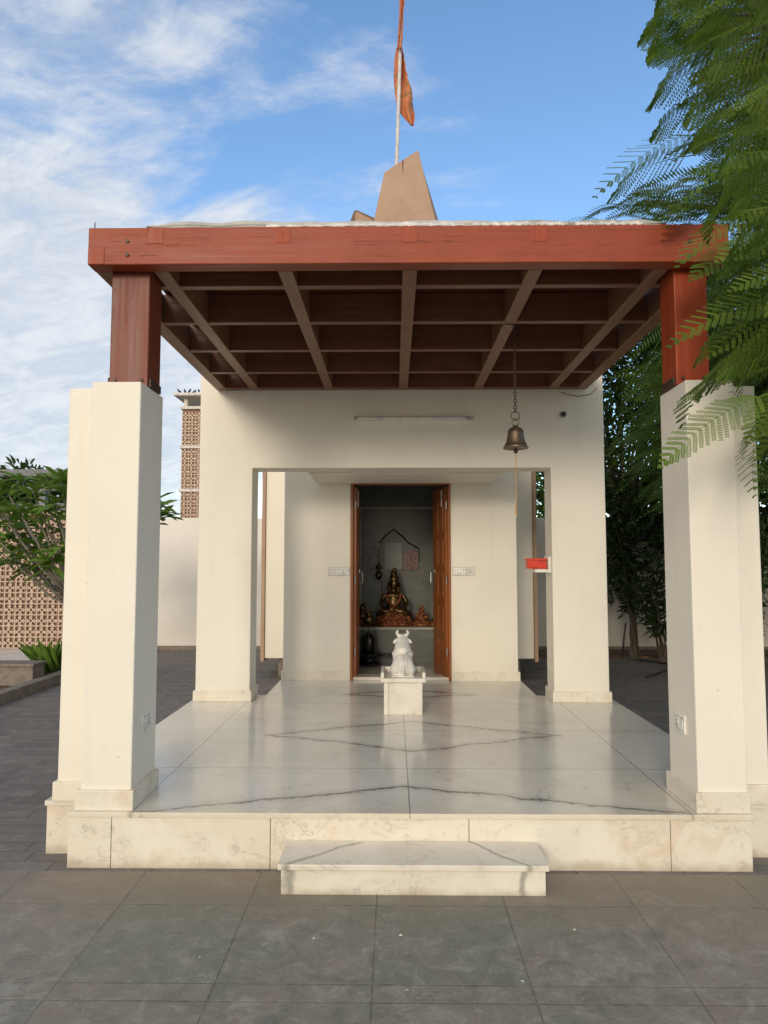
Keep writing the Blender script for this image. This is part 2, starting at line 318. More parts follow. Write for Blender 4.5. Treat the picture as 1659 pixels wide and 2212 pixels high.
# ------------------------------------------------------------------ object helpers
ROOT = {}
def tag(o, label, cat, group=None, kind=None):
    if label: o['label'] = label
    if cat: o['category'] = cat
    if group: o['group'] = group
    if kind: o['kind'] = kind
    return o
def thing(name, label, cat, loc, group=None):
    o = bpy.data.objects.new(name, None); COL.objects.link(o); o.location = loc; o.empty_display_size = .1
    ROOT[o] = Vector(loc); return tag(o, label, cat, group)
def finish(name, me, material, parent, loc=None):
    o = bpy.data.objects.new(name, me); COL.objects.link(o); me.materials.append(material)
    if parent: o.parent = parent; ROOT[o] = ROOT[parent]
    else:
        o.location = loc or (0, 0, 0); ROOT[o] = Vector(loc or (0, 0, 0))
    return o
class MB:
    def __init__(s): s.v = []; s.f = []
    def add(s, vs, fs):
        k = len(s.v); s.v += [Vector(a) for a in vs]; s.f += [[i+k for i in f] for f in fs]; return s
    def box(s, x0, x1, y0, y1, z0, z1, T=None):
        vs = [Vector((x, y, z)) for z in (z0, z1) for y in (y0, y1) for x in (x0, x1)]
        if T: vs = [T @ a for a in vs]
        return s.add(vs, [(0,2,3,1), (4,5,7,6), (0,1,5,4), (2,6,7,3), (0,4,6,2), (1,3,7,5)])
    def prism(s, poly, a0, a1, axis='z'):
        def mk(p, a): return {'z': (p[0], p[1], a), 'y': (p[0], a, p[1]), 'x': (a, p[0], p[1])}[axis]
        n = len(poly); vs = [mk(p, a0) for p in poly]+[mk(p, a1) for p in poly]
        return s.add(vs, [list(range(n))[::-1], list(range(n, 2*n))]+[(i, (i+1) % n, n+(i+1) % n, n+i) for i in range(n)])
    def tube(s, pts, rad, seg=8, cap=True):
        pts = [Vector(p) for p in pts]; n = len(pts)
        if not isinstance(rad, (list, tuple)): rad = [rad]*n
        vs = []; up = Vector((0, 0, 1))
        d0 = (pts[1]-pts[0]).normalized()
        ref = up if abs(d0.z) < .9 else Vector((1, 0, 0))
        a = d0.cross(ref).normalized()
        for i in range(n):
            d = (pts[min(i+1, n-1)]-pts[max(i-1, 0)]).normalized()
            a = (a-d*a.dot(d)).normalized(); b = d.cross(a)
            for k in range(seg):
                t = 2*math.pi*k/seg; vs.append(pts[i]+(a*math.cos(t)+b*math.sin(t))*rad[i])
        fs = [(i*seg+k, i*seg+(k+1) % seg, (i+1)*seg+(k+1) % seg, (i+1)*seg+k) for i in range(n-1) for k in range(seg)]
        if cap: fs += [list(range(seg))[::-1], [(n-1)*seg+k for k in range(seg)]]
        return s.add(vs, fs)
    def lathe(s, prof, c, seg=24):
        c = Vector(c); vs = []; n = len(prof)
        for (r, z) in prof:
            for k in range(seg):
                t = 2*math.pi*k/seg; vs.append(c+Vector((r*math.cos(t), r*math.sin(t), z)))
        fs = [(i*seg+k, i*seg+(k+1) % seg, (i+1)*seg+(k+1) % seg, (i+1)*seg+k) for i in range(n-1) for k in range(seg)]
        fs += [list(range(seg))[::-1], [(n-1)*seg+k for k in range(seg)]]
        return s.add(vs, fs)
    def ell(s, c, r, seg=16, rings=10, T=None):
        c = Vector(c); vs = []
        for i in range(1, rings):
            ph = math.pi*i/rings
            for k in range(seg):
                t = 2*math.pi*k/seg
                vs.append(Vector((r[0]*math.sin(ph)*math.cos(t), r[1]*math.sin(ph)*math.sin(t), r[2]*math.cos(ph))))
        vs += [Vector((0, 0, r[2])), Vector((0, 0, -r[2]))]
        if T: vs = [T @ a for a in vs]
        vs = [a+c for a in vs]; n = rings-1
        fs = [(i*seg+k, (i+1)*seg+k, (i+1)*seg+(k+1) % seg, i*seg+(k+1) % seg) for i in range(n-1) for k in range(seg)]
        fs += [(n*seg, k, (k+1) % seg) for k in range(seg)]+[(n*seg+1, (n-1)*seg+(k+1) % seg, (n-1)*seg+k) for k in range(seg)]
        return s.add(vs, fs)
    def build(s, name, m, parent=None, loc=None, bevel=0., smooth=False, remesh=0.):
        off = ROOT[parent] if parent else Vector(loc or (0, 0, 0))
        me = bpy.data.meshes.new(name); me.from_pydata([tuple(a-off) for a in s.v], [], s.f)
        bm = bmesh.new(); bm.from_mesh(me); bmesh.ops.recalc_face_normals(bm, faces=bm.faces); bm.to_mesh(me); bm.free()
        o = finish(name, me, M[m], parent, loc)
        if remesh:
            r = o.modifiers.new('remesh', 'REMESH'); r.mode = 'VOXEL'; r.voxel_size = remesh; r.use_smooth_shade = True
            k = o.modifiers.new('smooth', 'SMOOTH'); k.iterations = 4; k.factor = .6
        if bevel:
            b = o.modifiers.new('bevel', 'BEVEL'); b.width = bevel; b.segments = 2; b.limit_method = 'ANGLE'; b.angle_limit = R(40); b.harden_normals = False
        if smooth:
            for p in me.polygons: p.use_smooth = True
        return o
def box(name, m, parent, *a, bevel=0., **k): return MB().box(*a).build(name, m, parent, bevel=bevel, **k)
def mesh_np(name, V, F, m, parent, smooth=False):
    V = V-np.array(ROOT[parent]); me = bpy.data.meshes.new(name)
    me.vertices.add(len(V)); me.vertices.foreach_set('co', V.astype(np.float32).ravel())
    me.loops.add(F.size); me.loops.foreach_set('vertex_index', F.astype(np.int32).ravel())
    me.polygons.add(len(F)); me.polygons.foreach_set('loop_start', np.arange(0, F.size, 4, dtype=np.int32))
    me.polygons.foreach_set('loop_total', np.full(len(F), 4, dtype=np.int32))
    me.update(); me.validate()
    return finish(name, me, M[m], parent)
def inst(T, F, Rs, ts):
    V = np.einsum('nij,vj->nvi', Rs, T)+ts[:, None, :]
    FF = F[None]+(np.arange(len(ts))*len(T))[:, None, None]
    return V.reshape(-1, 3), FF.reshape(-1, 4)
def merge(parts):
    Vs, Fs, k = [], [], 0
    for V, F in parts: Vs.append(V); Fs.append(F+k); k += len(V)
    return np.concatenate(Vs), np.concatenate(Fs)
def frame(d, roll, scale):
    d = Vector(d).normalized(); z = Vector((0, 0, 1)); z = (z-d*z.dot(d))
    if z.length < .05: z = Vector((0, 1, 0))-d*d.y
    z.normalize(); y = z.cross(d); c, s_ = math.cos(roll), math.sin(roll)
    y2 = y*c+z*s_; z2 = z*c-y*s_
    return np.array([[d.x, y2.x, z2.x], [d.y, y2.y, z2.y], [d.z, y2.z, z2.z]])*scale

X0 = .075; FL = .29
# ------------------------------------------------------------------ setting
def sheet(name, m, x0, x1, y0, y1, z):
    o = MB().add([(x0,y0,z),(x1,y0,z),(x1,y1,z),(x0,y1,z)], [(0,1,2,3)]).build(name, m); o['kind'] = 'structure'; return o
sheet('ground', 'ground', -900, 900, -900, 900, 0)
sheet('paving', 'slate', -14, 14, -6, 3.78, .004)
sheet('side_paving', 'strip', -4.4, 9, 3.78, 12.1, .004)
sheet('back_path', 'strip', -4.4, 2.4, 12.1, 13.1, .004)
sheet('pale_path', 'pale_pave', -12, -5.4, 11.2, 12.9, .035)
o = MB().box(2.4, 9, 12.1, 13.1, -.02, .03).build('planting_soil', 'soil'); o['kind'] = 'structure'
o = MB().box(-12, -4.56, 3.78, 11.19, -.02, .03).build('planting_bed', 'soil'); o['kind'] = 'structure'

k = MB()
for i in range(9): k.box(-4.56, -4.405, 3.8+i*1.04, 3.8+i*1.04+1.03, 0, .13)
tag(k.build('kerb', 'kerb', loc=None, bevel=.008), 'low brown stone kerb along the left edge of the dark strip paving', 'kerb')
t = thing('planter_wall', 'low brown stone planter wall in front of the pink lattice wall', 'planter', (-7.5, 9.3, 0))
box('wall_block', 'kerb', t, -12, -4.62, 9.15, 9.45, .0, .27, bevel=.008)
box('cap_stone', 'kerb', t, -12, -4.60, 9.12, 9.48, .271, .305, bevel=.006)
p0 = None
for i, (px, py) in enumerate(((865,2025),(678,2033),(1128,2122),(879,2144),(432,2075),(1240,2010))):
    u = px-829.5; v = py-1106; fw = FPX*math.cos(PITCH)+v*math.sin(PITCH); up = FPX*math.sin(PITCH)-v*math.cos(PITCH)
    c = at(px, py, CAMH*fw/(-up))
    if p0 is None:
        m = MB(); m.add([(c.x-.009,c.y,.007),(c.x-.002,c.y-.006,.010),(c.x+.010,c.y,.008),(c.x+.001,c.y+.006,.012),(c.x,c.y,.0075)], [(0,1,4),(1,2,4),(2,3,4),(3,0,4)])
        p0 = m.build('petal', 'petal', None, loc=(c.x, c.y, .005)); ob = p0
    else:
        ob = p0.copy(); COL.objects.link(ob); ob.location = (c.x, c.y, .005); ob.rotation_euler = (0, 0, i*1.1)
    tag(ob, 'tiny pale fallen petal lying on the slate paving in front of the step', 'petal', 'petals fallen on the slate paving')

# boundary walls
t = thing('boundary_wall', 'white plastered boundary wall running behind the shrine', 'wall', (2, 13.1, 0))
box('wall_panel', 'wallpaint', t, -5.1, 12, 13.1, 13.3, 0, 2.42, bevel=.01)
box('base_strip', 'kerb', t, -5.1, 12, 13.07, 13.098, 0, .08)
t = thing('side_wall', 'cream boundary wall at the far right beyond the trees', 'wall', (8, 8, 0))
box('wall_panel', 'wallpaint', t, 7.0, 7.2, 5.0, 13.05, 0, 2.42)

def jali(mb, x0, z0, nx, nz, s, y, dpt):
    w = s*.13
    for i in range(nx):
        for j in range(nz):
            cx, cz = x0+(i+.5)*s, z0+(j+.5)*s
            h = s/2
            mb.box(cx-h, cx+h, y, y+dpt, cz-h, cz-h+w*.8); mb.box(cx-h, cx-h+w*.8, y+.002, y+dpt, cz-h, cz+h)
            for q in range(4):
                a = q*math.pi/2+math.pi/4
                T = Matrix.Translation((cx, 0, cz)) @ Matrix.Rotation(a, 4, 'Y')
                mb.box(-h*.72, h*.72, y+.004+q*.001, y+dpt, h*.30-w*.35, h*.30+w*.35, T)
            mb.box(cx-w*.5, cx+w*.5, y+.010, y+dpt, cz+h*.42, cz+h); mb.box(cx-w*.5, cx+w*.5, y+.010, y+dpt, cz-h, cz-h*.42)
            mb.box(cx-h, cx-h*.42, y+.012, y+dpt, cz-w*.5, cz+w*.5); mb.box(cx+h*.42, cx+h, y+.012, y+dpt, cz-w*.5, cz+w*.5)
t = thing('lattice_wall', 'pink terracotta lattice wall behind the frangipani at the left', 'wall', (-7, 12.9, 0))
m = MB(); jali(m, -9.3, .04, 21, 12, .20, 12.92, .05); m.build('lattice_panel', 'jali', t)
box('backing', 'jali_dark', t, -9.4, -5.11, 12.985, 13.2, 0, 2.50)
box('coping', 'jali', t, -9.4, -5.11, 12.86, 13.22, 2.465, 2.54, bevel=.01)

# distant tower with birds
t = thing('lattice_tower', 'tall pale tan lattice stair tower with white bands behind the boundary wall', 'tower', (-8.2, 30, 0))
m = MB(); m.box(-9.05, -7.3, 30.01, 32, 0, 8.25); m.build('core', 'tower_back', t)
for zz0, n in ((1.0, 6), (2.90, 6), (4.74, 6), (6.60, 5)):
    m = MB(); jali(m, -9.05, zz0, 6, n, .286, 29.93, .075); m.build('lattice_panel', 'tower_jali', t)
for zz0 in (2.76, 4.60, 6.46, 8.16):
    box('band', 'tower_white', t, -9.12, -7.2, 29.88, 32.1, zz0, zz0+.12)
for xx in (-9.0, -8.2, -7.45): box('roof_post', 'tower_white', t, xx, xx+.14, 30.0, 30.2, 8.28, 8.68)
box('cap_slab', 'tower_white', t, -9.35, -7.0, 29.6, 32.3, 8.68, 8.80, bevel=.02)
bird0 = None
for i, xx in enumerate((-9.15, -8.92, -8.70, -8.52, -8.30, -8.12)):
    if bird0 is None:
        m = MB(); b = Vector((xx, 29.75, 8.80))
        m.tube([b+Vector((.10,0,.05)), b+Vector((.04,0,.08)), b+Vector((-.02,0,.11)), b+Vector((-.05,0,.17)), b+Vector((-.075,0,.18)), b+Vector((-.10,0,.175))], [.012,.04,.045,.028,.022,.003], 8)
        m.tube([b, b+Vector((0,0,.09))], .006, 5)
        bird0 = m.build('bird', 'blackplastic', None, loc=tuple(b), smooth=True)
        ob = bird0
    else:
        ob = bird0.copy(); COL.objects.link(ob); ob.location = (xx, 29.75+.1*(i % 2), 8.80); ob.rotation_euler = (0, 0, i*1.3)
    tag(ob, 'tiny dark bird perched on the flat roof edge of the lattice tower', 'bird', 'birds along the tower roof')

t = thing('grey_shed', 'dark grey open framed building beyond the lattice wall at the left', 'building', (-11.5, 20, 0))
box('roof_slab', 'grey_conc', t, -15, -8.6, 19.7, 24, 4.02, 4.22, bevel=.01)
box('wall_panel', 'grey_conc', t, -15, -8.8, 20.2, 23.8, 0, 3.3)
for xx in (-13.2, -11.6, -10.0, -8.9): box('post', 'grey_conc', t, xx, xx+.18, 19.8, 20.0, 0, 4.018)
box('girder', 'grey_conc', t, -15, -8.65, 19.75, 19.85, 3.62, 3.72)

# ------------------------------------------------------------------ platform
t = thing('marble_platform', 'raised white marble platform with cream stone facing under the porch', 'platform', (X0, 5.5, 0))
poly = [(X0-1.795, 3.812), (X0+1.795, 3.812), (X0+1.795, 3.99), (X0+2.03, 3.99), (X0+2.03, 7.14), (X0+1.34, 7.14), (X0+1.34, 8.9), (X0-1.34, 8.9), (X0-1.34, 7.14), (X0-2.0, 7.14), (X0-2.0, 3.99), (X0-1.795, 3.99)]
MB().prism(poly, FL-.028, FL).build('floor_slab', 'floor', t, bevel=.004)
m = MB(); ed = [-1.716, -1.485, -.647, .393, 1.44, 1.862]
for a, b_ in zip(ed[:-1], ed[1:]): m.box(a+.0015, b_-.0015, 3.82, 3.85, 0, FL-.029)
m.build('front_facing', 'fascia', t, bevel=.003)
for s in (-1, 1):
    m = MB(); e_ = 1.99 if s < 0 else 2.02
    xs = sorted((X0+s*1.79, X0+s*e_)); m.box(xs[0], xs[1], 4.0, 4.03, 0, FL-.029)
    for i in range(4):
        y0 = 4.035+i*.78; xs = sorted((X0+s*(e_-.03), X0+s*e_)); m.box(xs[0], xs[1], y0, y0+.777, 0, FL-.029)
    m.build('side_facing', 'fascia', t, bevel=.003)
MB().prism([(p[0]*.985+.001, 3.86+(p[1]-3.8)*.985) for p in poly], 0, FL-.03).build('core', 'fascia', t)

t = thing('marble_step', 'low cream marble step on the slate in front of the platform', 'step', (X0, 3.65, 0))
box('tread', 'step', t, -.560, .745, 3.520, 3.818, .122, .150, bevel=.004)
box('riser', 'step', t, -.545, .730, 3.535, 3.817, .003, .121, bevel=.003)

# ------------------------------------------------------------------ porch columns
def socket(parent, x0, x1, y0, y1, z0, z1, axis, cells=3, name='outlet'):
    e = .012
    if axis == 'y':
        o = box(name, 'grey_plastic', parent, x0, x1, y0-e, y0, z0, z1)
        box('cover_plate', 'white_plastic', o, x0+.004, x1-.004, y0-e-.003, y0-e+.001, z0+.004, z1-.004)
        box('recess', 'grey_plastic', o, x0+.022, x1-.022, y0-e-.0045, y0-e-.002, z0+.018, z1-.018)
        w = (x1-x0-.05)/cells
        for i in range(cells):
            a = x0+.025+i*w
            box('switch', 'white_plastic', o, a+.002, a+w-.002, y0-e-.008, y0-e-.004, z0+.021, z1-.021)
        a = x1-.045 if x1 > .7 else x0+.055
        for aa in ((a,) if x1 > .7 else (a, x1-.06)):
            for dx, dz in ((0, .012), (-.012, -.010), (.012, -.010)):
                m = MB(); m.tube([(aa+dx, y0-e-.0095, (z0+z1)/2+dz), (aa+dx, y0-e+.002, (z0+z1)/2+dz)], .0045, 8); m.build('pin_hole', 'blackplastic', o)
    else:
        sgn = axis
        xa, xb = sorted((x0, x0+sgn*e))
        o = box(name, 'white_plastic', parent, xa, xb, y0, y1, z0, z1, bevel=.003)
        xa, xb = sorted((x0+sgn*(e-.001), x0+sgn*(e+.001))); box('recess', 'grey_plastic', o, xa, xb, y0+.010, y1-.010, z0+.015, z1-.015)
        xa, xb = sorted((x0+sgn*(e-.001), x0+sgn*(e+.005)))
        h = (y0+y1)/2
        box('switch', 'white_plastic', o, xa, xb, y0+.013, h-.003, z0+.019, z1-.019, bevel=.002)
        box('socket_face', 'white_plastic', o, xa, xb, h+.003, y1-.013, z0+.019, z1-.019, bevel=.002)
        yc = (h+y1)/2-.004
        for dy, dz in ((0, .014), (-.01, -.012), (.01, -.012)):
            m = MB(); m.tube([(xb-.004 if sgn > 0 else xa-.0015, yc+dy, (z0+z1)/2+dz), (xb+.0015 if sgn > 0 else xa+.004, yc+dy, (z0+z1)/2+dz)], .004, 8); m.build('pin_hole', 'blackplastic', o)
    return o
for s, nm in ((-1, 'left'), (1, 'right')):
    t = thing('porch_column', 'white L shaped plaster column carrying the %s end of the red timber beam' % nm, 'column', (X0+s*1.65, 4.05, FL))
    i0, o0, w0 = (1.472, 1.745, 1.935) if s < 0 else (1.527, 1.787, 1.975)
    P = lambda a, y: (X0+s*a, y)
    def L(i, o_, w, y0, y1, y2): return [P(i, y0), P(o_, y0), P(o_, y1), P(w, y1), P(w, y2), P(i, y2)]
    MB().prism(L(i0, o0, w0, 3.852, 3.995, 4.23), FL+.10, 2.60).build('shaft', 'plaster', t, bevel=.007)
    MB().prism(L(i0-.018, min(o0+.02, 1.79) if s > 0 else o0+.02, w0+.018, 3.832, 3.975, 4.25), FL+.0005, FL+.105).build('skirting', 'fascia', t, bevel=.004)
    socket(t, X0+s*i0, 0, 3.98, 4.10, .66, .76, -s)

# ------------------------------------------------------------------ timber roof
t = thing('timber_roof', 'red painted timber grid roof on two posts over the marble platform', 'roof', (X0, 5.3, 3.27))
ZB, ZT = 3.27, 3.485
fb = box('front_beam', 'beam_x', t, -1.72, 1.87, 3.86, 3.965, ZB, ZT, bevel=.006)
for (px, py) in ((275, 521), (275, 551), (1490, 521), (1490, 553)):
    c = at(px, py, 3.86); m = MB(); m.tube([(c.x, 3.862, c.z), (c.x, 3.852, c.z)], .011, 6); m.build('bolt', 'iron', fb)
m = MB(); m.box(-1.718, -1.625, 3.857, 3.870, ZB+.003, ZB+.10); m.build('side_beam_end', 'beam_z', fb, bevel=.002)
for s in (-1, 1):
    xs = sorted((X0+s*1.69, X0+s*1.792)); box('side_beam', 'raft_y', t, xs[0], xs[1], 3.966, 6.79, ZB+.001, ZT-.003, bevel=.005)
    pi_, po_ = (1.478, 1.700) if s < 0 else (1.527, 1.714)
    xs = sorted((X0+s*pi_, X0+s*po_))
    po = box('post', 'beam_z' if s > 0 else 'beam_shaded', t, xs[0], xs[1], 3.972, 4.185, 2.602, ZT-.02, bevel=.006)
    xo = X0+s*po_; xi = X0+s*pi_
    m = MB(); a, b_ = sorted((xo, xo+s*.016)); m.box(a, b_, 3.99, 4.17, 2.603, 2.66); m.build('bracket', 'iron', po, bevel=.002)
    m = MB(); a, b_ = sorted((xi, xi-s*.012)); m.box(a, b_, 3.99, 4.17, 2.603, 2.65); m.build('bracket', 'iron', po, bevel=.002)
    for dx in (.035, po_-pi_-.035):
        m = MB(); m.tube([(xi+s*dx, 3.974, 2.64), (xi+s*dx, 3.962, 2.64)], .010, 6); m.build('bolt', 'iron', po)
for xr in (-1.34, -.622, .096, .814, 1.532):
    m = MB(); m.box(xr-.042, xr+.042, 3.966, 6.79, ZB, ZT-.005); m.build('rafter', 'raft_y', t, bevel=.004)
    m = MB(); m.box(xr-.044, xr+.044, 3.8575, 3.875, ZT-.095, ZT-.002); m.build('rafter_end', 'beam_z', fb, bevel=.0015)
for yj in (4.22, 4.87, 5.52, 6.17):
    m = MB(); m.box(-1.612, 1.76, yj-.03, yj+.03, ZB+.004, ZT-.008); m.build('joist', 'raft_x', t, bevel=.003)
box('back_beam', 'raft_x', t, -1.70, 1.85, 6.70, 6.793, ZB+.002, ZT-.006, bevel=.004)
box('roof_boards', 'boards', t, -1.60, 1.75, 3.97, 6.79, ZT-.003, ZT+.012)
def lip(name, m_, x0, x1, y0, yb, zb, amp, seed, parent, base):
    rr = random.Random(seed); n = 170; vs = []; hz = 0
    for i in range(n+1):
        x = x0+(x1-x0)*i/n
        hz = .90*hz+rr.uniform(-1, 1)*amp*.5; env = min(1, i/8, (n-i)/8)
        zt = zb+max(.004, (base+hz+.003*math.sin(i*.21))*env); yy = y0+.006*math.sin(i*.33)+rr.uniform(-.001, .001)
        zl = zb-.001
        vs += [(x, yy+.004, zl), (x, yy, zl+(zt-zl)*.6), (x, yy+.02, zt), (x, yb, zt+.01), (x, yb, zl)]
    fs = []
    for i in range(n):
        for k in range(5): fs.append((i*5+k, i*5+(k+1) % 5, (i+1)*5+(k+1) % 5, (i+1)*5+k))
    fs += [(0,1,2,3,4), tuple(n*5+k for k in (4,3,2,1,0))]
    return MB().add(vs, fs).build(name, m_, parent, smooth=True)
lip('roof_membrane', 'cover', -1.40, 1.53, 3.874, 7.09, ZT+.0135, .003, 3, t, .030)
lip('bedding_strip', 'cover', -1.38, 1.50, 3.870, 3.96, ZT+.001, .0015, 13, t, .013)
lip('mortar_strip', 'mortar', -.72, .40, 3.863, 3.869, ZT+.001, .006, 8, t, .011)
lip('mortar_strip', 'mortar', .44, .98, 3.863, 3.869, ZT+.001, .006, 9, t, .015)
lip('mortar_strip', 'mortar', 1.02, 1.40, 3.863, 3.869, ZT+.001, .005, 5, t, .010)
m = MB(); c = at(205, 488, 3.9); m.tube([(c.x, 3.9, ZT-.01), (c.x, 3.9, ZT+.05)], .003, 6); m.build('nail', 'iron', t)

# ------------------------------------------------------------------ portal
t = thing('portal_frame', 'wide cream plaster gateway frame standing between porch and shrine door', 'gateway', (X0, 6.95, FL))
i_, o_ = 1.437, 1.955
U = [(X0-o_, FL+.001), (X0-i_, FL+.001), (X0-i_, 2.51), (X0+i_, 2.51), (X0+i_, FL+.001), (X0+o_, FL+.001), (X0+o_, 3.478), (X0-o_, 3.478)]
MB().prism(U, 6.80, 7.10, 'y').build('frame_wall', 'plaster', t, bevel=.008)
for s in (-1, 1):
    xs = sorted((X0+s*(i_-.018), X0+s*(o_+.018))); box('skirting', 'fascia', t, xs[0], xs[1], 6.782, 7.118, FL+.0005, FL+.10, bevel=.004)

t = thing('tube_light', 'long white batten tube light fixed on the gateway lintel', 'light', (.175, 6.78, 2.98))
box('batten', 'white_plastic', t, -.378, .728, 6.765, 6.799, 2.978, 3.008, bevel=.004)
m = MB(); m.tube([(-.35, 6.752, 2.985), (.70, 6.752, 2.985)], .012, 12); m.build('tube', 'white_plastic', t, smooth=True)
box('end_cap', 'grey_plastic', t, -.378, -.35, 6.738, 6.765, 2.97, 3.0, bevel=.003); box('end_cap', 'grey_plastic', t, .70, .728, 6.738, 6.765, 2.97, 3.0, bevel=.003)
m = MB(); m.tube([(.728, 6.79, 2.995), (.77, 6.785, 3.01), (.775, 6.785, 2.99), (.74, 6.79, 2.98)], .003, 6); m.build('wire', 'blackplastic', t)
c = at(1217, 895, 6.78)
m = MB(); m.tube([(c.x, 6.799, c.z), (c.x, 6.775, c.z)], [.030, .030], 20); t = thing('wall_camera', 'small dark round fitting high on the right of the gateway lintel', 'fitting', (c.x, 6.8, c.z))
m.build('housing', 'grey_plastic', t, bevel=.002)
m = MB(); m.ell((c.x, 6.774, c.z), (.024, .018, .024)); m.build('lens', 'blackplastic', t, smooth=True)
m = MB(); m.tube([at(1212, 847, 6.72), at(1225, 853, 6.72), at(1250, 856, 6.72), at(1275, 852, 6.72), at(1290, 838, 6.74)], .004, 6)
tag(m.build('cable', 'blackplastic', None, loc=tuple(at(1212, 847, 6.72))), 'short dark cable drooping under the roof at the top right of the gateway', 'cable')

t = thing('donation_box', 'small red metal box held on a white bracket inside the right gateway pillar', 'box', (1.42, 6.95, 1.5))
box('body', 'red', t, 1.292, 1.478, 6.88, 7.0, 1.54, 1.618, bevel=.005)
box('lid', 'red', t, 1.285, 1.482, 6.872, 7.008, 1.620, 1.640, bevel=.004)
box('front_plate', 'red', t, 1.30, 1.46, 6.868, 6.8795, 1.555, 1.60, bevel=.002)
box('bracket', 'white_plastic', t, 1.36, 1.511, 6.86, 7.02, 1.505, 1.535, bevel=.003)
box('back_plate', 'white_plastic', t, 1.484, 1.5115, 6.85, 7.03, 1.50, 1.66, bevel=.003)

# ------------------------------------------------------------------ shrine
t = thing('shrine_building', 'cream shrine room with open wooden doors and a brown stone spire', 'building', (X0, 9.5, FL))
dx0, dx1, dz = -.481, .640, 2.50
U = [(X0-1.31, FL+.001), (dx0, FL+.001), (dx0, dz), (dx1, dz), (dx1, FL+.001), (X0+1.31, FL+.001), (X0+1.31, 3.55), (X0-1.31, 3.55)]
MB().prism(U, 8.0, 8.2, 'y').build('front_wall', 'plaster', t, bevel=.008)
box('skirting', 'fascia', t, X0-1.328, dx0-.003, 7.985, 7.999, FL+.001, FL+.10); box('skirting', 'fascia', t, dx1+.003, X0+1.328, 7.985, 7.999, FL+.001, FL+.10)
box('skirting', 'fascia', t, X0-1.328, X0-1.311, 7.999, 9.9, FL+.001, FL+.10); box('skirting', 'fascia', t, X0+1.311, X0+1.328, 7.999, 9.9, FL+.001, FL+.10)
box('side_wall', 'plaster', t, X0-1.308, -.60, 8.201, 9.88, 0, 3.548); box('side_wall', 'plaster', t, .80, X0+1.308, 8.201, 9.88, 0, 3.548)
for s in (-1, 1):
    xs = sorted((X0+s*.85, X0+s*1.86)); box('wing_wall', 'plaster', t, xs[0], xs[1], 9.90, 12.1, .28, 3.6, bevel=.006)
    xs = sorted((X0+s*1.862, X0+s*1.91)); box('stone_fin', 'stone', t, xs[0], xs[1], 9.86, 12.1, .24, 3.7, bevel=.004)
    xs = sorted((X0+s*.9, X0+s*1.7)); box('wing_base', 'kerb', t, xs[0], xs[1], 10.1, 12.0, 0, .279)
box('ceiling_slab', 'plaster', t, -.86, 1.12, 7.101, 7.999, 2.49, 2.66, bevel=.004)
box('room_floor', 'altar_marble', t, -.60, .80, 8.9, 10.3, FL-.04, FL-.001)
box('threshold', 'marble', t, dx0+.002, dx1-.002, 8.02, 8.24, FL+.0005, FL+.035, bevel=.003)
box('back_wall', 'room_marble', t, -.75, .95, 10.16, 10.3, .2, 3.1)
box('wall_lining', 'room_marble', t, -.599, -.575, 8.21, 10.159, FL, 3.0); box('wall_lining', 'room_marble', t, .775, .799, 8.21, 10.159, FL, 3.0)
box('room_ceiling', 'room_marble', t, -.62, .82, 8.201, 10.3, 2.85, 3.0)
box('roof_slab', 'plaster', t, X0-1.4, X0+1.4, 7.9, 12.0, 3.70, 3.8, bevel=.01)
box('roof_core', 'plaster', t, X0-1.3, X0+1.3, 8.02, 11.9, 3.552, 3.699)
m = MB()
m.box(-.49, -.455, 10.12, 10.159, .75, 2.36); m.box(.60, .635, 10.12, 10.159, .75, 2.36); m.box(-.49, .635, 10.118, 10.158, 2.361, 2.40)
m.build('niche_frame', 'altar_marble', t, bevel=.003)
m = MB()
pts = [(-.27, 1.55), (-.27, 1.82), (-.18, 1.90), (-.12, 1.98), (0, 2.07), (.12, 1.98), (.20, 1.89), (.36, 1.80), (.36, 1.6)]
m.tube([(a, 10.158, b_) for a, b_ in pts], .013, 6); m.build('arch_trim', 'iron', t)
m = MB(); m.box(dx0-.0, dx0+.026, 7.975, 8.10, FL+.001, dz); m.box(dx1-.026, dx1, 7.975, 8.10, FL+.001, dz); m.box(dx0+.026, dx1-.026, 7.976, 8.10, dz-.022, dz)
m.build('door_frame', 'door', t, bevel=.003)
def leaf(hx, sgn, ang):
    W, H, th = .535, dz-.04-FL-.012, .036
    T = Matrix.Translation((hx, 8.03, FL+.01)) @ Matrix.Rotation(ang, 4, 'Z')
    m = MB(); m.box(-th/2, th/2, 0, W, 0, H, T); d = m.build('door', 'door', t, bevel=.003)
    rows = [(.10, .42), (.52, .80), (.90, 1.18), (1.28, 1.56), (1.66, H-.10)]
    for (a, b_) in rows:
        for (u, v) in ((.07, .245), (.29, .465)):
            for sd in (-1, 1):
                x0, x1 = sorted((sd*th/2*.98, sd*(th/2+.008))); m = MB(); m.box(x0, x1, u, v, a, b_, T); m.build('door_panel', 'door', d, bevel=.006)
    m = MB()
    sd = 1 if sgn < 0 else -1
    m.box(-.003+sd*(th/2+.004), .003+sd*(th/2+.004), W-.06, W-.03, 1.02, 1.22, T)
    m.tube([T @ Vector((sd*(th/2), W-.045, 1.04)), T @ Vector((sd*(th/2+.04), W-.045, 1.06)), T @ Vector((sd*(th/2+.04), W-.045, 1.18)), T @ Vector((sd*(th/2), W-.045, 1.20))], .007, 8)
    m.build('handle', 'steel', d)
    m = MB(); m.tube([T @ Vector((sd*(th/2+.008), .12, H-.22)), T @ Vector((sd*(th/2+.008), .12, H-.03))], .006, 8); m.build('bolt', 'steel', d)
    for hz in (.25, 1.05, 1.9):
        m = MB(); m.tube([T @ Vector((sd*.004, -.014, hz)), T @ Vector((sd*.004, -.014, hz+.09))], .009, 8); m.build('hinge', 'steel', d)
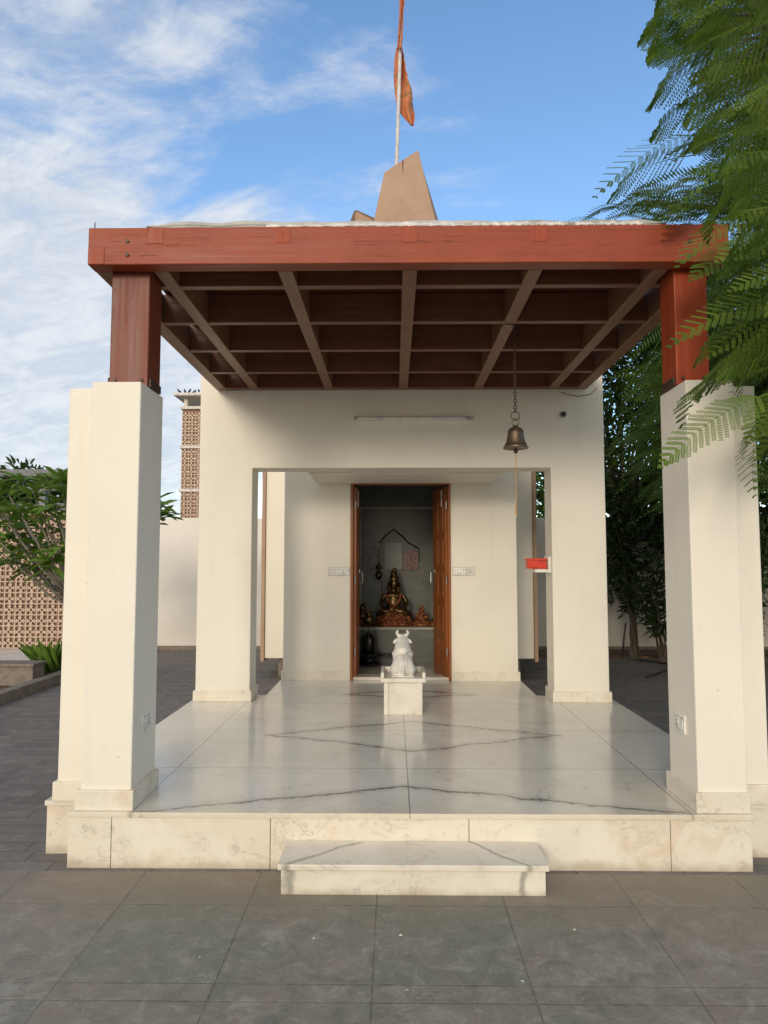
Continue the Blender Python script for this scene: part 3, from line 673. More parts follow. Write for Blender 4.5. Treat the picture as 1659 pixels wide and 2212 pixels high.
leaf(dx0+.044, -1, R(-1)); leaf(dx1-.040, 1, R(11.5))
socket(t, -.735, -.495, 8.0, 0, 1.455, 1.545, 'y', 4); socket(t, .665, .905, 8.0, 0, 1.455, 1.545, 'y', 6)
zb = 3.8
m = MB()
F = [(-.70, 8.75, zb), (1.02, 8.65, zb), (1.36, 9.6, zb), (1.0, 10.6, zb), (-.6, 10.6, zb)]
Tt = [(-.12, 9.2, 6.84), (.335, 9.15, 7.12), (.345, 9.28, 7.13), (.25, 9.7, 7.0), (-.08, 9.7, 6.8)]
m.add(F+Tt, [(0,1,6,5), (1,2,7,6), (2,3,8,7), (3,4,9,8), (4,0,5,9), (5,6,7,8,9), (4,3,2,1,0)]); sp = m.build('spire', 'stone', t, bevel=.01)
m = MB()
def lerp(a, b_, f): return tuple(a[i]+(b_[i]-a[i])*f for i in range(3))
a0 = lerp(F[0], F[1], .50); a1 = lerp(Tt[0], Tt[1], .55)
m.tube([Vector(a0)-Vector((0, .004, 0)), Vector(a1)-Vector((0, .004, 0))], .006, 4); m.build('seam', 'iron', sp)
tp = [at(757, 470, 9.9), at(765, 450, 9.9), at(772, 450, 9.9), at(812, 468, 9.9)]
fr = [(tp[0].x-.25, zb), (tp[0].x, tp[0].z), (tp[1].x, tp[1].z), (tp[2].x, tp[2].z), (tp[3].x, tp[3].z), (tp[3].x+.02, zb)]
m = MB(); m.prism(fr, 9.95, 10.4, 'y'); sf = m.build('spire_fin', 'stone_dark', t, bevel=.01)
m = MB(); m.prism([(tp[0].x-.02, zb), (tp[2].x-.03, tp[2].z-.05), (tp[2].x, tp[2].z-.04), (tp[3].x-.05, tp[3].z-.03), (tp[3].x, zb)], 9.93, 9.949, 'y'); m.build('fin_face', 'stone', sf)

# flagpole
pb = at(855, 420, 9.75); pt = at(869, -40, 9.75)
t = thing('flagpole', 'slim pale flagpole with a tattered orange cloth flag behind the spire', 'flagpole', (pb.x, 9.75, 3.8))
m = MB(); m.tube([(pb.x-.03, 9.75, 3.80), pb, pt], [.03, .030, .022], 10); m.build('pole', 'pole', t, smooth=True)
def cloth(rows, seed, name, Yc=9.79):
    vs = []; fs = []; nc = 10; rr = random.Random(seed)
    n = len(rows)
    sub = []
    for i in range(n-1):
        for k in range(5):
            f = k/5; sub.append([rows[i][j]*(1-f)+rows[i+1][j]*f for j in range(3)])
    sub.append(rows[-1])
    for i, (py, xl, xr) in enumerate(sub):
        for c in range(nc+1):
            f = c/nc; x = xl+(xr-xl)*f + rr.uniform(-1.2, 1.2)*(f > .9)
            p = at(x, py+(rr.uniform(-2, 2) if f > .9 else 0), Yc+.07*math.sin(f*9+i*.25)*(.3+f)*.8); vs.append(p)
    N = len(sub)
    for i in range(N-1):
        for c in range(nc): fs.append((i*(nc+1)+c, i*(nc+1)+c+1, (i+1)*(nc+1)+c+1, (i+1)*(nc+1)+c))
    o = MB().add(vs, fs).build(name, 'flag', t, smooth=True); sm = o.modifiers.new('thick', 'SOLIDIFY'); sm.thickness = .006
cloth([(104, 856, 869), (130, 852, 874), (170, 851, 881), (200, 853, 889), (232, 857, 891), (250, 868, 897), (272, 888, 894)], 4, 'flag', 9.86)
cloth([(-40, 864, 874), (20, 863, 872), (70, 860, 870), (108, 857, 868)], 5, 'wrapped_cloth', 9.70)

# altar, statues
t = thing('altar', 'low marble altar shelf across the back of the dark shrine room', 'altar', (.1, 9.8, FL))
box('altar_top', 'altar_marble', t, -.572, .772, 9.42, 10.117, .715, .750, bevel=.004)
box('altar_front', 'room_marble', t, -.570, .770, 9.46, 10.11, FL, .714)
c0 = Vector((.005, 9.78, .75))
t = thing('deity_statue', 'aged golden seated deity statue wrapped in red cloth on the altar', 'statue', tuple(c0))
m = MB(); V3 = lambda x, y, z: c0+Vector((x, y, z))
m.ell(V3(0,0,.28), (.095,.075,.15)); m.ell(V3(0,0,.40), (.135,.07,.055)); m.tube([V3(0,0,.42), V3(0,0,.52)], .038, 10)
m.ell(V3(0,-.01,.56), (.062,.062,.075)); m.ell(V3(0,.0,.63), (.068,.06,.045)); m.ell(V3(0,0,.70), (.05,.045,.04)); m.ell(V3(.01,0,.755), (.032,.03,.028))
m.ell(V3(-.065,.01,.52), (.03,.03,.07)); m.ell(V3(.065,.01,.52), (.03,.03,.07))
for s in (-1, 1):
    m.tube([V3(s*.125,0,.41), V3(s*.17,-.01,.31), V3(s*.15,-.07,.235)], [.036,.03,.024], 10)
    m.tube([V3(s*.15,-.07,.235), V3(s*.16,-.13,.27 if s < 0 else .20), V3(s*.15,-.14,.33 if s < 0 else .18)], [.026,.022,.028], 10)
    m.tube([V3(s*.06,-.01,.17), V3(s*.20,-.08,.15), V3(s*.05,-.16,.14)], [.07,.055,.035], 10)
m.build('figure', 'brass', t, remesh=.009)
m = MB(); m.lathe([(.01,.19),(.15,.18),(.22,.12),(.25,.06),(.28,0.0),(.1,-.0)][::-1], V3(0,-.03,0), 44)
for kx in range(len(m.v)):
    v = m.v[kx]; a = math.atan2(v.y-c0.y, v.x-c0.x); m.v[kx] = Vector((v.x, v.y, v.z))+Vector((math.cos(a), math.sin(a)*.5, 0))*.022*math.sin(a*11)
m.build('robe', 'redcloth', t, smooth=True)
m = MB(); m.tube([V3(-.15,-.14,.33), V3(-.17,-.14,.62)], .006, 6); m.build('staff', 'brass', t)
m = MB(); m.tube([V3(-.10,-.06,.43), V3(-.07,-.09,.33), V3(0,-.10,.24), V3(.07,-.09,.33), V3(.10,-.06,.43)], .022, 8); m.build('garland', 'redcloth', t)

def small_fig(x, y, h, body, label, clothm='redcloth'):
    c = Vector((x, y, .75)); tt = thing('idol', label, 'statue', tuple(c)); m = MB()
    m.ell(c+Vector((0,0,h*.42)), (h*.22,h*.18,h*.26)); m.ell(c+Vector((0,-.01,h*.76)), (h*.15,h*.15,h*.16)); m.tube([c+Vector((0,0,h*.85)), c+Vector((0,0,h))], [h*.11, h*.07], 10)
    for s in (-1, 1):
        m.tube([c+Vector((s*h*.2,0,h*.55)), c+Vector((s*h*.32,-.02,h*.40)), c+Vector((s*h*.2,-h*.22,h*.35))], [h*.08,h*.07,h*.06], 8)
        m.tube([c+Vector((s*h*.1,0,h*.18)), c+Vector((s*h*.36,-h*.12,h*.14)), c+Vector((s*h*.05,-h*.25,h*.12))], [h*.13,h*.10,h*.07], 8)
    m.build('figure', body, tt, remesh=.007)
    m = MB(); m.lathe([(.01,0),(h*.52,0),(h*.48,h*.12),(h*.34,h*.30),(.01,h*.31)], c, 18); m.build('robe', clothm, tt, smooth=True)
small_fig(.38, 9.70, .27, 'redcloth', 'small seated idol in red cloth right of the golden statue')
small_fig(-.42, 9.72, .30, 'brass', 'small brass idol at the far left end of the altar')
small_fig(.57, 9.70, .17, 'brass', 'tiny idol in red at the far right end of the altar')
c = at(818, 1240, 10.0)
t = thing('hanging_lamp', 'ornate small brass lamp on the back wall left of the golden statue', 'lamp', tuple(c))
m = MB(); m.lathe([(.01,-.08),(.03,-.06),(.06,0),(.03,.02),(.02,.06),(.05,.09),(.015,.14),(.005,.16)], c, 16); m.build('lamp_body', 'brass', t, smooth=True)
m = MB(); m.tube([c+Vector((0,0,.15)), c+Vector((0,0,.35))], .004, 6); m.build('chain', 'brass', t)
def poster(px0, py0, px1, py1, mm, label):
    a = at(px0, py0, 10.13); b_ = at(px1, py1, 10.13)
    tt = thing('poster', label, 'poster', ((a.x+b_.x)/2, 10.13, b_.z))
    box('print', mm, tt, a.x, b_.x, 10.130, 10.144, b_.z, a.z)
    m = MB(); w = .008
    m.box(a.x-w, a.x, 10.126, 10.146, b_.z-w, a.z+w); m.box(b_.x, b_.x+w, 10.126, 10.146, b_.z-w, a.z+w)
    m.box(a.x, b_.x, 10.126, 10.146, a.z, a.z+w); m.box(a.x, b_.x, 10.126, 10.146, b_.z-w, b_.z); m.build('edge', 'room_marble', tt)
poster(798, 1174, 827, 1235, 'poster_a', 'dark patterned print on the back wall, left of the pale sheet')
poster(831, 1173, 868, 1230, 'poster_b', 'pale grey printed sheet on the back wall, middle of three')
poster(872, 1188, 903, 1230, 'poster_c', 'red and pink print on the back wall, right of the pale sheet')
c = Vector((-.32, 9.22, FL))
t = thing('black_lingam', 'black rounded stone on a spouted black base beneath a brass pot', 'statue', tuple(c))
m = MB(); m.lathe([(.01,0),(.15,0),(.16,.03),(.10,.06),(.10,.09),(.19,.12),(.20,.15),(.16,.165),(.01,.165)], c, 28); m.box(c.x+.10, c.x+.30, c.y-.04, c.y+.04, c.z+.115, c.z+.15); m.build('base', 'black', t, smooth=False, bevel=.004)
m = MB(); m.lathe([(.08,.165),(.085,.25),(.085,.32),(.07,.37),(.04,.40),(.008,.41)], c, 24); m.build('stone', 'black', t, smooth=True)
m = MB(); m.lathe([(.008,.50),(.05,.52),(.07,.57),(.055,.62),(.03,.64),(.06,.67),(.055,.672),(.01,.66)], c, 20)
for a in (0, 2.09, 4.19): m.tube([c+Vector((.15*math.cos(a+.5), .15*math.sin(a+.5), .12)), c+Vector((.055*math.cos(a+.5), .055*math.sin(a+.5), .56))], .006, 6)
m.build('pot_stand', 'brass', t, smooth=True)

# ------------------------------------------------------------------ pedestal + bull
bx, by = .082, 6.38
t = thing('marble_pedestal', 'square white marble pedestal with a raised rim on the platform', 'pedestal', (bx, by, FL))
box('body', 'marble', t, bx-.150, bx+.150, by-.150, by+.150, FL+.001, .570)
for sx in (-1, 1):
    for sy in (-1, 1):
        xa, xb = sorted((bx+sx*.125, bx+sx*.166)); ya, yb = sorted((by+sy*.125, by+sy*.166)); box('corner_strip', 'marble', t, xa, xb, ya, yb, FL+.001, .5695, bevel=.003)
box('cap', 'marble', t, bx-.192, bx+.192, by-.192, by+.192, .571, .605, bevel=.004)
m = MB(); m.box(bx-.192, bx-.165, by-.19, by+.19, .606, .655); m.box(bx+.165, bx+.192, by-.19, by+.19, .606, .655); m.box(bx-.164, bx+.164, by+.16, by+.19, .606, .655)
m.build('rim', 'marble', t, bevel=.003)
c = Vector((bx-.002, by-.01, .606)); q = lambda x, y, z: c+Vector((x, y, z))
t = thing('bull_statue', 'white marble bull sitting on the pedestal, seen from behind', 'statue', tuple(c))
m = MB()
m.box(bx-.098, bx+.098, by-.14, by+.14, .606, .620)
m.ell(q(0,-.03,.10), (.092,.12,.10)); m.ell(q(0,-.08,.088), (.095,.06,.088)); m.ell(q(0,.04,.15), (.088,.085,.11))
m.ell(q(0,-.01,.215), (.055,.055,.045))
m.tube([q(0,.02,.18), q(0,.05,.23), q(0,.075,.275), q(0,.095,.30)], [.086,.074,.062,.050], 14)
m.ell(q(0,.10,.305), (.050,.045,.045)); m.tube([q(0,.11,.30), q(0,.17,.27), q(0,.20,.255)], [.038,.030,.026], 12)
for s in (-1, 1):
    m.ell(q(s*.072,-.04,.055), (.038,.075,.060)); m.tube([q(s*.080,-.06,.03), q(s*.086,.04,.025)], [.022,.018], 8)
    m.tube([q(s*.05,.10,.06), q(s*.06,.15,.03), q(s*.06,.10,.018)], [.032,.026,.02], 8)
    m.tube([q(s*.035,.09,.304), q(s*.058,.082,.296), q(s*.074,.078,.282), q(s*.082,.076,.268)], [.012,.015,.013,.007], 8)
    m.tube([q(s*.024,.094,.335), q(s*.042,.088,.346), q(s*.051,.086,.360), q(s*.048,.085,.375), q(s*.034,.086,.384)], [.017,.0155,.014,.011,.007], 8)
m.build('body', 'statue_marble', t, remesh=.004)
m = MB(); m.tube([q(0,-.137,.16), q(.004,-.150,.10), q(.008,-.152,.05), q(.02,-.146,.024)], [.009,.008,.008,.013], 8); m.build('tail', 'statue_marble', t, smooth=True)
m = MB(); m.tube([q(.090*math.cos(a), .030+.084*math.sin(a), .185+.03*math.sin(a)) for a in [i*math.pi/8 for i in range(17)]], .006, 8); m.build('neck_band', 'statue_marble', t, smooth=True)

# ------------------------------------------------------------------ bell
bxx, byy = .845, 4.87
t = thing('temple_bell', 'bronze bell hanging by a chain from the timber roof grid', 'bell', (bxx, byy, 2.385))
c = Vector((bxx, byy, 2.385))
prof = [(.050,.012),(.078,.004),(.086,0),(.088,.006),(.076,.020),(.066,.045),(.058,.08),(.053,.115),(.046,.135),(.030,.146),(.018,.150),(.018,.158),(.010,.160)]
m = MB(); m.lathe(prof, c, 40); m.build('bell_body', 'bronze', t, smooth=True)
for z, r in ((.03, .0735), (.118, .0545)):
    m = MB(); m.tube([c+Vector((r*math.cos(a), r*math.sin(a), z)) for a in [i*math.pi/16 for i in range(33)]], .003, 6); m.build('rim_band', 'bronze', t)
m = MB(); m.tube([c+Vector((0,0,.08)), c+Vector((0,0,-.005)), c+Vector((0,0,-.02))], [.004,.004,.004], 8); m.ell(c+Vector((0,0,-.018)), (.016,.016,.018)); m.build('clapper', 'iron', t)
m = MB(); m.tube([c+Vector((.024*math.sin(a), 0, .182-.024*math.cos(a))) for a in [i*math.pi/10 for i in range(21)]], .005, 8); m.build('hanging_loop', 'bronze', t)
m = MB()
m.tube([c+Vector((.030*math.sin(a), 0, .228-.030*math.cos(a))) for a in [i*math.pi/10 for i in range(21)]], .0035, 8)
z = 2.385+.252; i = 0
while z < 3.25:
    r = .009; pts = []
    for k_ in range(13):
        a = k_*math.pi/6; u, w = r*math.sin(a), .015*math.cos(a)
        pts.append((bxx+(u if i % 2 else 0), byy+(0 if i % 2 else u), z+.012+w))
    m.tube(pts, .0032, 6, cap=False); z += .0238; i += 1
m.build('chain', 'iron', t)
m = MB(); m.tube([(bxx-.075, byy, 3.262), (bxx+.0, byy, 3.262), (bxx+.015, byy, 3.245)], .004, 6); m.build('hook', 'iron', t)
m = MB(); m.tube([c+Vector((.003*math.sin(i*.9), 0, -.02-.45*i/14)) for i in range(15)], [.0036]*12+[.006,.008,.003], 6); m.build('pull_cord', 'cord', t)

# ------------------------------------------------------------------ vegetation
def frond_template(detail, droop, seed):
    rr = np.random.default_rng(seed); V = []; F = []
    def P(t): return np.array([t-.03*droop*t*t, 0, .10*math.sin(math.pi*t*.8)-droop*t*t])
    def quad(a, b, c, d): k = len(V); V.extend([a, b, c, d]); F.append([k, k+1, k+2, k+3])
    for i in range(8):
        a, b = P(i/8), P((i+1)/8); w = .006*(1-i/9)
        quad(a+[0, w, 0], a-[0, w, 0], b-[0, w*.85, 0], b+[0, w*.85, 0])
    n = 18
    for i in range(n):
        t = .10+.90*i/(n-1); pl = .20*(math.sin(math.pi*min(1, (t*.92+.10)))**.7+.08)*rr.uniform(.88, 1.05)
        ang = R(68-22*t)
        for s in (-1, 1):
            b = P(t); d = np.array([math.cos(ang), s*math.sin(ang), -.14-.16*rr.random()]); d /= np.linalg.norm(d)
            side = np.cross(d, [0, 0, 1.]); side /= np.linalg.norm(side)
            if detail:
                k = 10
                quad(b-side*.002, b+side*.002, b+d*pl+side*.001, b+d*pl-side*.001)
                for j in range(k):
                    f = (j+.6)/k; q = b+d*pl*f; ll = .026*(1-.5*abs(f-.45))*rr.uniform(.9, 1.1)
                    for s2 in (-1, 1):
                        e = d*.55+side*s2*.84; e /= np.linalg.norm(e); w = np.cross(e, [0, 0, 1.]); w /= np.linalg.norm(w)
                        quad(q, q+e*ll*.5+w*.0072, q+e*ll+[0, 0, -.003], q+e*ll*.5-w*.0072)
            else:
                quad(b, b+d*pl*.45+side*.016, b+d*pl+[0, 0, -.02], b+d*pl*.45-side*.016)
    return np.array(V), np.array(F)
TH = [frond_template(True, d, i) for i, d in enumerate((.12, .25, .42))]
TL = [frond_template(False, d, i+9) for i, d in enumerate((.15, .35, .55))]
def inpoly(x, y, poly):
    c = False; n = len(poly)
    for i in range(n):
        x1, y1 = poly[i]; x2, y2 = poly[(i+1) % n]
        if (y1 > y) != (y2 > y) and x < (x2-x1)*(y-y1)/(y2-y1)+x1: c = not c
    return c
def sample(poly, n, Y0, Y1, rr):
    xs = [p[0] for p in poly]; ys = [p[1] for p in poly]; out = []
    while len(out) < n:
        x, y = rr.uniform(min(xs), max(xs)), rr.uniform(min(ys), max(ys))
        if inpoly(x, y, poly): out.append(at(x, y, rr.uniform(Y0, Y1)))
    return out
t = thing('feathery_tree', 'large feathery leaved tree reaching over the right side of the porch', 'tree', (4.6, 5.2, 0))
groups = {0: [], 1: [], 2: []}; groupsL = {0: [], 1: [], 2: []}; bases = []
def put(G_, tip, base, roll, rr):
    d = tip-base; L_ = d.length; k = rr.randrange(3)
    dd = Vector((d.x, d.y, d.z)).normalized(); dd = (dd+Vector((0, 0, (.05, .16, .30)[k]))).normalized()
    G_[k].append((frame(dd, roll, L_), np.array(base)))
rr = random.Random(21)
FR = [((1482,560),(1700,440),3.35),((1500,520),(1720,360),3.3),((1545,600),(1740,500),3.2),((1492,790),(1690,640),3.3),((1442,912),(1670,790),3.15),((1447,1005),(1660,850),3.1),
      ((1598,1048),(1690,880),3.2),((1560,740),(1740,600),3.35),((1530,680),(1720,560),3.5),((1575,860),(1730,700),3.3),((1470,330),(1700,250),3.6),((1310,432),(1500,335),4.3),((1340,395),(1560,300),4.5),
      ((1455,470),(1650,395),3.7),((1400,300),(1600,200),4.2),((1385,240),(1580,150),4.2),((1368,100),(1560,30),4.0),((1378,175),(1570,80),4.2),((1390,60),(1590,-30),4.1),((1430,20),(1600,-90),4.2),
      ((1620,950),(1760,800),3.3),((1590,980),(1740,840),3.4),((1520,850),(1700,740),3.5),((1640,640),(1800,560),3.2),((1500,430),(1700,330),3.5),((1540,380),(1760,260),3.4),((1600,560),(1760,430),3.1),
      ((1470,270),(1680,160),3.9),((1420,10),(1600,-60),4.4),((1550,480),(1750,380),3.3),((1620,1000),(1780,880),3.25),((1500,600),(1680,500),3.6),((1560,560),(1770,470),3.15),
      ((1500,740),(1730,650),3.25),((1540,820),(1760,720),3.15),((1480,870),(1700,770),3.3),((1520,160),(1720,60),3.6),((1480,60),(1700,-40),3.8),((1560,260),(1780,150),3.3),((1600,80),(1800,-20),3.4)]
for (tp_, bp, Y) in FR:
    tip = at(*tp_, Y); base = at(*bp, Y+rr.uniform(0, .35)); put(groups, tip, base, R(rr.uniform(15, 50))*rr.choice((1, 1, -1)), rr); bases.append(base)
PA = [(1430,-60),(1375,90),(1390,210),(1445,280),(1475,350),(1500,440),(1900,480),(1900,-120),(1430,-120)]
for tip in sample(PA, 270, 3.7, 5.6, rr):
    L_ = rr.uniform(.42, .68); d = Vector((-1, rr.uniform(-.7, .4), rr.uniform(-.65, .05))).normalized()
    base = tip-d*L_; put(groups, tip, base, R(rr.uniform(-60, 60)), rr); bases.append(base)
PC = [(1560,440),(1530,560),(1570,660),(1560,780),(1590,900),(1640,960),(1900,1000),(1900,440)]
for tip in sample(PC, 105, 3.05, 3.75, rr):
    L_ = rr.uniform(.42, .62); d = Vector((-1, rr.uniform(-.5, .3), rr.uniform(-.7, -.1))).normalized()
    base = tip-d*L_; put(groups, tip, base, R(rr.uniform(-60, 60)), rr); bases.append(base)
PM = [(1280,450),(1350,428),(1480,380),(1900,350),(1900,560),(1560,500),(1430,490),(1200,476)]
for tip in sample(PM, 260, 7.2, 9.5, rr):
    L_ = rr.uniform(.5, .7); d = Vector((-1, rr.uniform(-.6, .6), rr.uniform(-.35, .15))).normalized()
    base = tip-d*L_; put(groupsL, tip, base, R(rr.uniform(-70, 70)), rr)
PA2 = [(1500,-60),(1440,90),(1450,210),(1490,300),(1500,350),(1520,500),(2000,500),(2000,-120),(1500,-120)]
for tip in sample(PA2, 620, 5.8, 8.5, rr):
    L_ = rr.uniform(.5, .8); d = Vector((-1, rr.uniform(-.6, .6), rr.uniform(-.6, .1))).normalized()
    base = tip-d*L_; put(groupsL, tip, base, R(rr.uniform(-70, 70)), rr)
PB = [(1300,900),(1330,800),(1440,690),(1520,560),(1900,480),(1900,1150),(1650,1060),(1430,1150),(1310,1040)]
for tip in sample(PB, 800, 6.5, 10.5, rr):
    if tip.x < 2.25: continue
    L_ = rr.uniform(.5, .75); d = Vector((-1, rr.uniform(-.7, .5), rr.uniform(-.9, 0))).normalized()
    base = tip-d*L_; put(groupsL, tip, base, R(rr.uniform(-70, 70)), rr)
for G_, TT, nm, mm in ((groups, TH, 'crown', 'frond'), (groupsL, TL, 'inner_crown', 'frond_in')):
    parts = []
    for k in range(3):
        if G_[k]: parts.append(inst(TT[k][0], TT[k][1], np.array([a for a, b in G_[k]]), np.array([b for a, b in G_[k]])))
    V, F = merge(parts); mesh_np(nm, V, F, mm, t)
m = MB(); m.tube([(4.6,5.2,0), (4.55,5.15,1.2), (4.4,5.1,2.6), (4.5,5.2,4.2), (4.3,5.4,6.2), (4.4,5.4,8)], [.17,.14,.12,.10,.07,.03], 12); m.build('trunk', 'bark', t, smooth=True)
m = MB()
limbs = [[(4.45,5.1,3.0),(3.7,4.6,3.6),(2.9,4.0,3.9),(2.3,3.6,3.7)], [(4.5,5.2,4.2),(3.8,5.0,4.8),(3.1,4.7,5.2),(2.5,4.5,5.1)], [(4.4,5.3,5.2),(3.7,5.4,6.2),(3.0,5.2,6.6)], [(4.5,5.1,3.4),(4.2,6.6,4.6),(3.8,8.2,5.8),(3.2,8.8,6.2)], [(4.42,5.1,2.4),(3.6,4.3,2.9),(2.8,3.6,3.0)], [(4.5,5.2,3.6),(4.6,7,4),(4.2,8.8,4)]]
for l in limbs: m.tube(l, [.07,.05,.03,.018][:len(l)], 8)
m.build('limb', 'bark', t, smooth=True)
m = MB(); lp = []
for l in limbs:
    for i in range(len(l)-1):
        for k in range(6): lp.append(Vector(l[i]).lerp(Vector(l[i+1]), k/6))
for b in bases:
    n = min(lp, key=lambda p: (p-b).length)
    if (n-b).length < 1.6: m.tube([n, (n+b)/2+Vector((0, 0, .06)), b], [.010, .006, .003], 4)
m.build('twig', 'bark', t)

LV = np.array([[0,0,0],[.28,.15,.04],[.28,-.15,.04],[.5,0,-.02],[.72,.13,.0],[.72,-.13,.0],[1,0,-.12],[.12,0,0]], float)
LF = np.array([[0,2,3,1],[1,3,6,4],[2,5,6,3]])
def leafcloud(blobs, n, size, rr, down=.4):
    Rs, ts = [], []
    tot = sum(b[3]*b[4]*b[5] for b in blobs)
    for (x, y, z, rx, ry, rz) in blobs:
        for _ in range(int(n*rx*ry*rz/tot)):
            while True:
                a = Vector((rr.uniform(-1,1), rr.uniform(-1,1), rr.uniform(-1,1)))
                if .25 < a.length < 1: break
            p = Vector((x+a.x*rx, y+a.y*ry, z+a.z*rz)); d = a.normalized()+Vector((rr.uniform(-.7,.7), rr.uniform(-.7,.7), rr.uniform(-.5,.5)-down))
            Rs.append(frame(d, rr.uniform(-1.2, 1.2), size*rr.uniform(.6, 1.3))); ts.append(np.array(p))
    return inst(LV, LF, np.array(Rs), np.array(ts))
def broad_tree(label, trunk, blobs, n, size, seed, mm='darkleaf', cat='tree', name='leafy_tree', group=None, tr=None):
    rr = random.Random(seed); tt = thing(name, label, cat, tuple(trunk[0]), group)
    V, F = leafcloud(blobs, n, size, rr); mesh_np('crown', V, F, mm, tt)
    m = MB(); k = len(trunk); r0 = tr or .06; m.tube(trunk, [r0*(1-.6*i/(k-1)) for i in range(k)], 8); m.build('trunk', 'bark', tt, smooth=True)
    m = MB()
    for b in blobs:
        st = Vector(trunk[max(1, len(trunk)//2)]); e = Vector(b[:3]); m.tube([st, (st+e)/2+Vector((0,0,.1)), e], [r0*.5, r0*.35, r0*.12], 6)
    m.build('limb', 'bark', tt)
def blobs_in(x0, x1, y0, y1, z0, z1, n, r, seed):
    q = random.Random(seed); return [(q.uniform(x0, x1), q.uniform(y0, y1), q.uniform(z0, z1), r*q.uniform(.7, 1.3), r*q.uniform(.7, 1.2), r*q.uniform(.6, 1.1)) for _ in range(n)]
broad_tree('dark dense tree in front of the white wall just right of the shrine', [(4.1,12.2,0),(4.05,12.2,1.0),(3.9,12.1,2.0),(3.6,12.0,3.2)],
    blobs_in(2.7, 4.6, 11.4, 12.6, 2.3, 6.2, 38, .62, 1)+blobs_in(4.4, 6.5, 11.2, 12.6, 2.2, 6.6, 26, .7, 2)+blobs_in(3.3, 5.0, 11.8, 12.6, 1.4, 2.3, 13, .45, 4), 31000, .13, 31)
broad_tree('dark dense tree at the far right behind the right porch column', [(6.0,10.2,0),(5.9,10.2,1.2),(5.8,10.1,2.5),(5.7,10,3.6)],
    blobs_in(4.4, 6.9, 8.6, 11, 1.6, 5.6, 38, .7, 5), 16000, .13, 32)
broad_tree('pale green tree behind the boundary wall seen through the gateway', [(3.4,14.6,0),(3.4,14.6,1.5),(3.3,14.6,2.6),(3.2,14.6,3.0)],
    blobs_in(2.3, 4.4, 14.2, 15.2, 2.6, 4.2, 14, .5, 7), 3500, .16, 33, 'plumeria')
for i, (x, y, h, lab) in enumerate(((3.95,11.9,2.1,'slender dark shrub with bare lower stems against the white wall'), (4.25,11.4,1.3,'low leafy shrub right of the slender dark shrub by the white wall'), (4.35,9.0,1.9,'leafy shrub at the right edge behind the right porch column'))):
    tt = thing('shrub', lab, 'shrub', (x, y, 0)); q = random.Random(40+i); m = MB(); Rs, ts = [], []
    for s_ in range(9):
        ax, ay = q.uniform(-.65, .5), q.uniform(-.3, .3); pts = [Vector((x+ax*f*f+.05*math.sin(f*6+s_), y+ay*f, h*f*q.uniform(.93, 1.05))) for f in (0, .2, .4, .6, .8, 1)]
        m.tube(pts, [.016,.013,.011,.009,.006,.004], 6)
        for _ in range(75):
            f = q.uniform(.25, 1)**.7; k_ = min(4, int(f*5)); p = pts[k_].lerp(pts[k_+1], f*5-k_)
            d = Vector((q.uniform(-1,1), q.uniform(-1,1), q.uniform(-.6,.4))); Rs.append(frame(d, q.uniform(-1,1), q.uniform(.07,.16))); ts.append(np.array(p+d*.08))
    m.build('stem', 'bark', tt); V, F = inst(LV, LF, np.array(Rs), np.array(ts)); mesh_np('leaves', V, F, 'darkleaf', tt)

t = thing('frangipani_tree', 'bright green frangipani with long glossy leaves left of the left porch column', 'tree', (-3.75, 9.0, 0))
q = random.Random(77); m = MB(); Rs, ts = [], []
tips = []
for (px, py) in [(20,1085),(45,1035),(70,1060),(100,1040),(130,1030),(95,1100),(55,1130),(20,1150),(120,1090),(140,1140),(85,1165),(40,1190),(110,1205),(10,1110),(150,1060),(348,1100),(335,1085),(330,1115),(200,1040),(250,1050),(180,1100),(290,1070),(70,1215),(-20,1080),(-30,1140),(130,1180),(15,1200),(-40,1040),(5,1045),(65,1180),(40,1100),(125,1230)]:
    tips.append(at(px, py, q.uniform(8.3, 9.6)))
root = Vector((-3.75, 9.0, 0)); fork = Vector((-3.85, 9.0, .95))
m.tube([root, root+Vector((.03,0,.5)), fork], [.08,.07,.06], 10)
tr = m.build('trunk', 'palebark', t, smooth=True); m = MB()
for e in tips:
    mid = fork.lerp(e, .5)+Vector((0,0,-.12)); m.tube([fork, mid, e.lerp(mid, .3), e], [.026,.017,.012,.009], 6)
    for k_ in range(18):
        a = k_*2.4; el = q.uniform(-.5, .8); d = Vector((math.cos(a), math.sin(a), el)); L_ = q.uniform(.20, .36)
        Rs.append(frame(d, q.uniform(-.4, .4), L_) @ np.diag([1, .9, 1])); ts.append(np.array(e+Vector((0,0,q.uniform(-.12,.02)))))
m.build('limb', 'palebark', t, smooth=True)
V, F = inst(LV, LF, np.array(Rs), np.array(ts)); mesh_np('crown', V, F, 'plumeria', t)
c = at(108, 1428, 10.0); t = thing('spiky_plant', 'small clump of upright narrow leaves behind the low planter wall', 'plant', (c.x, 10.0, .0))
Rs, ts = [], []
for k_ in range(70):
    a = k_*2.4; d = Vector((math.cos(a)*q.uniform(.1,.9), math.sin(a)*.6, 1)); Rs.append(frame(d, q.uniform(-1,1), q.uniform(.35,.62)) @ np.diag([1, .35, 1])); ts.append(np.array((c.x+q.uniform(-.16,.16), 10.0+q.uniform(-.1,.1), .03)))
V, F = inst(LV, LF, np.array(Rs), np.array(ts)); mesh_np('leaves', V, F, 'plumeria', t)
broad_tree('distant dark tree behind the grey framed building', [(-14,27,0),(-14,27,2),(-14,27,3.5)], blobs_in(-18, -12.5, 25.5, 28, 2.8, 4.8, 14, 1.1, 9), 5000, .35, 36, tr=.15)
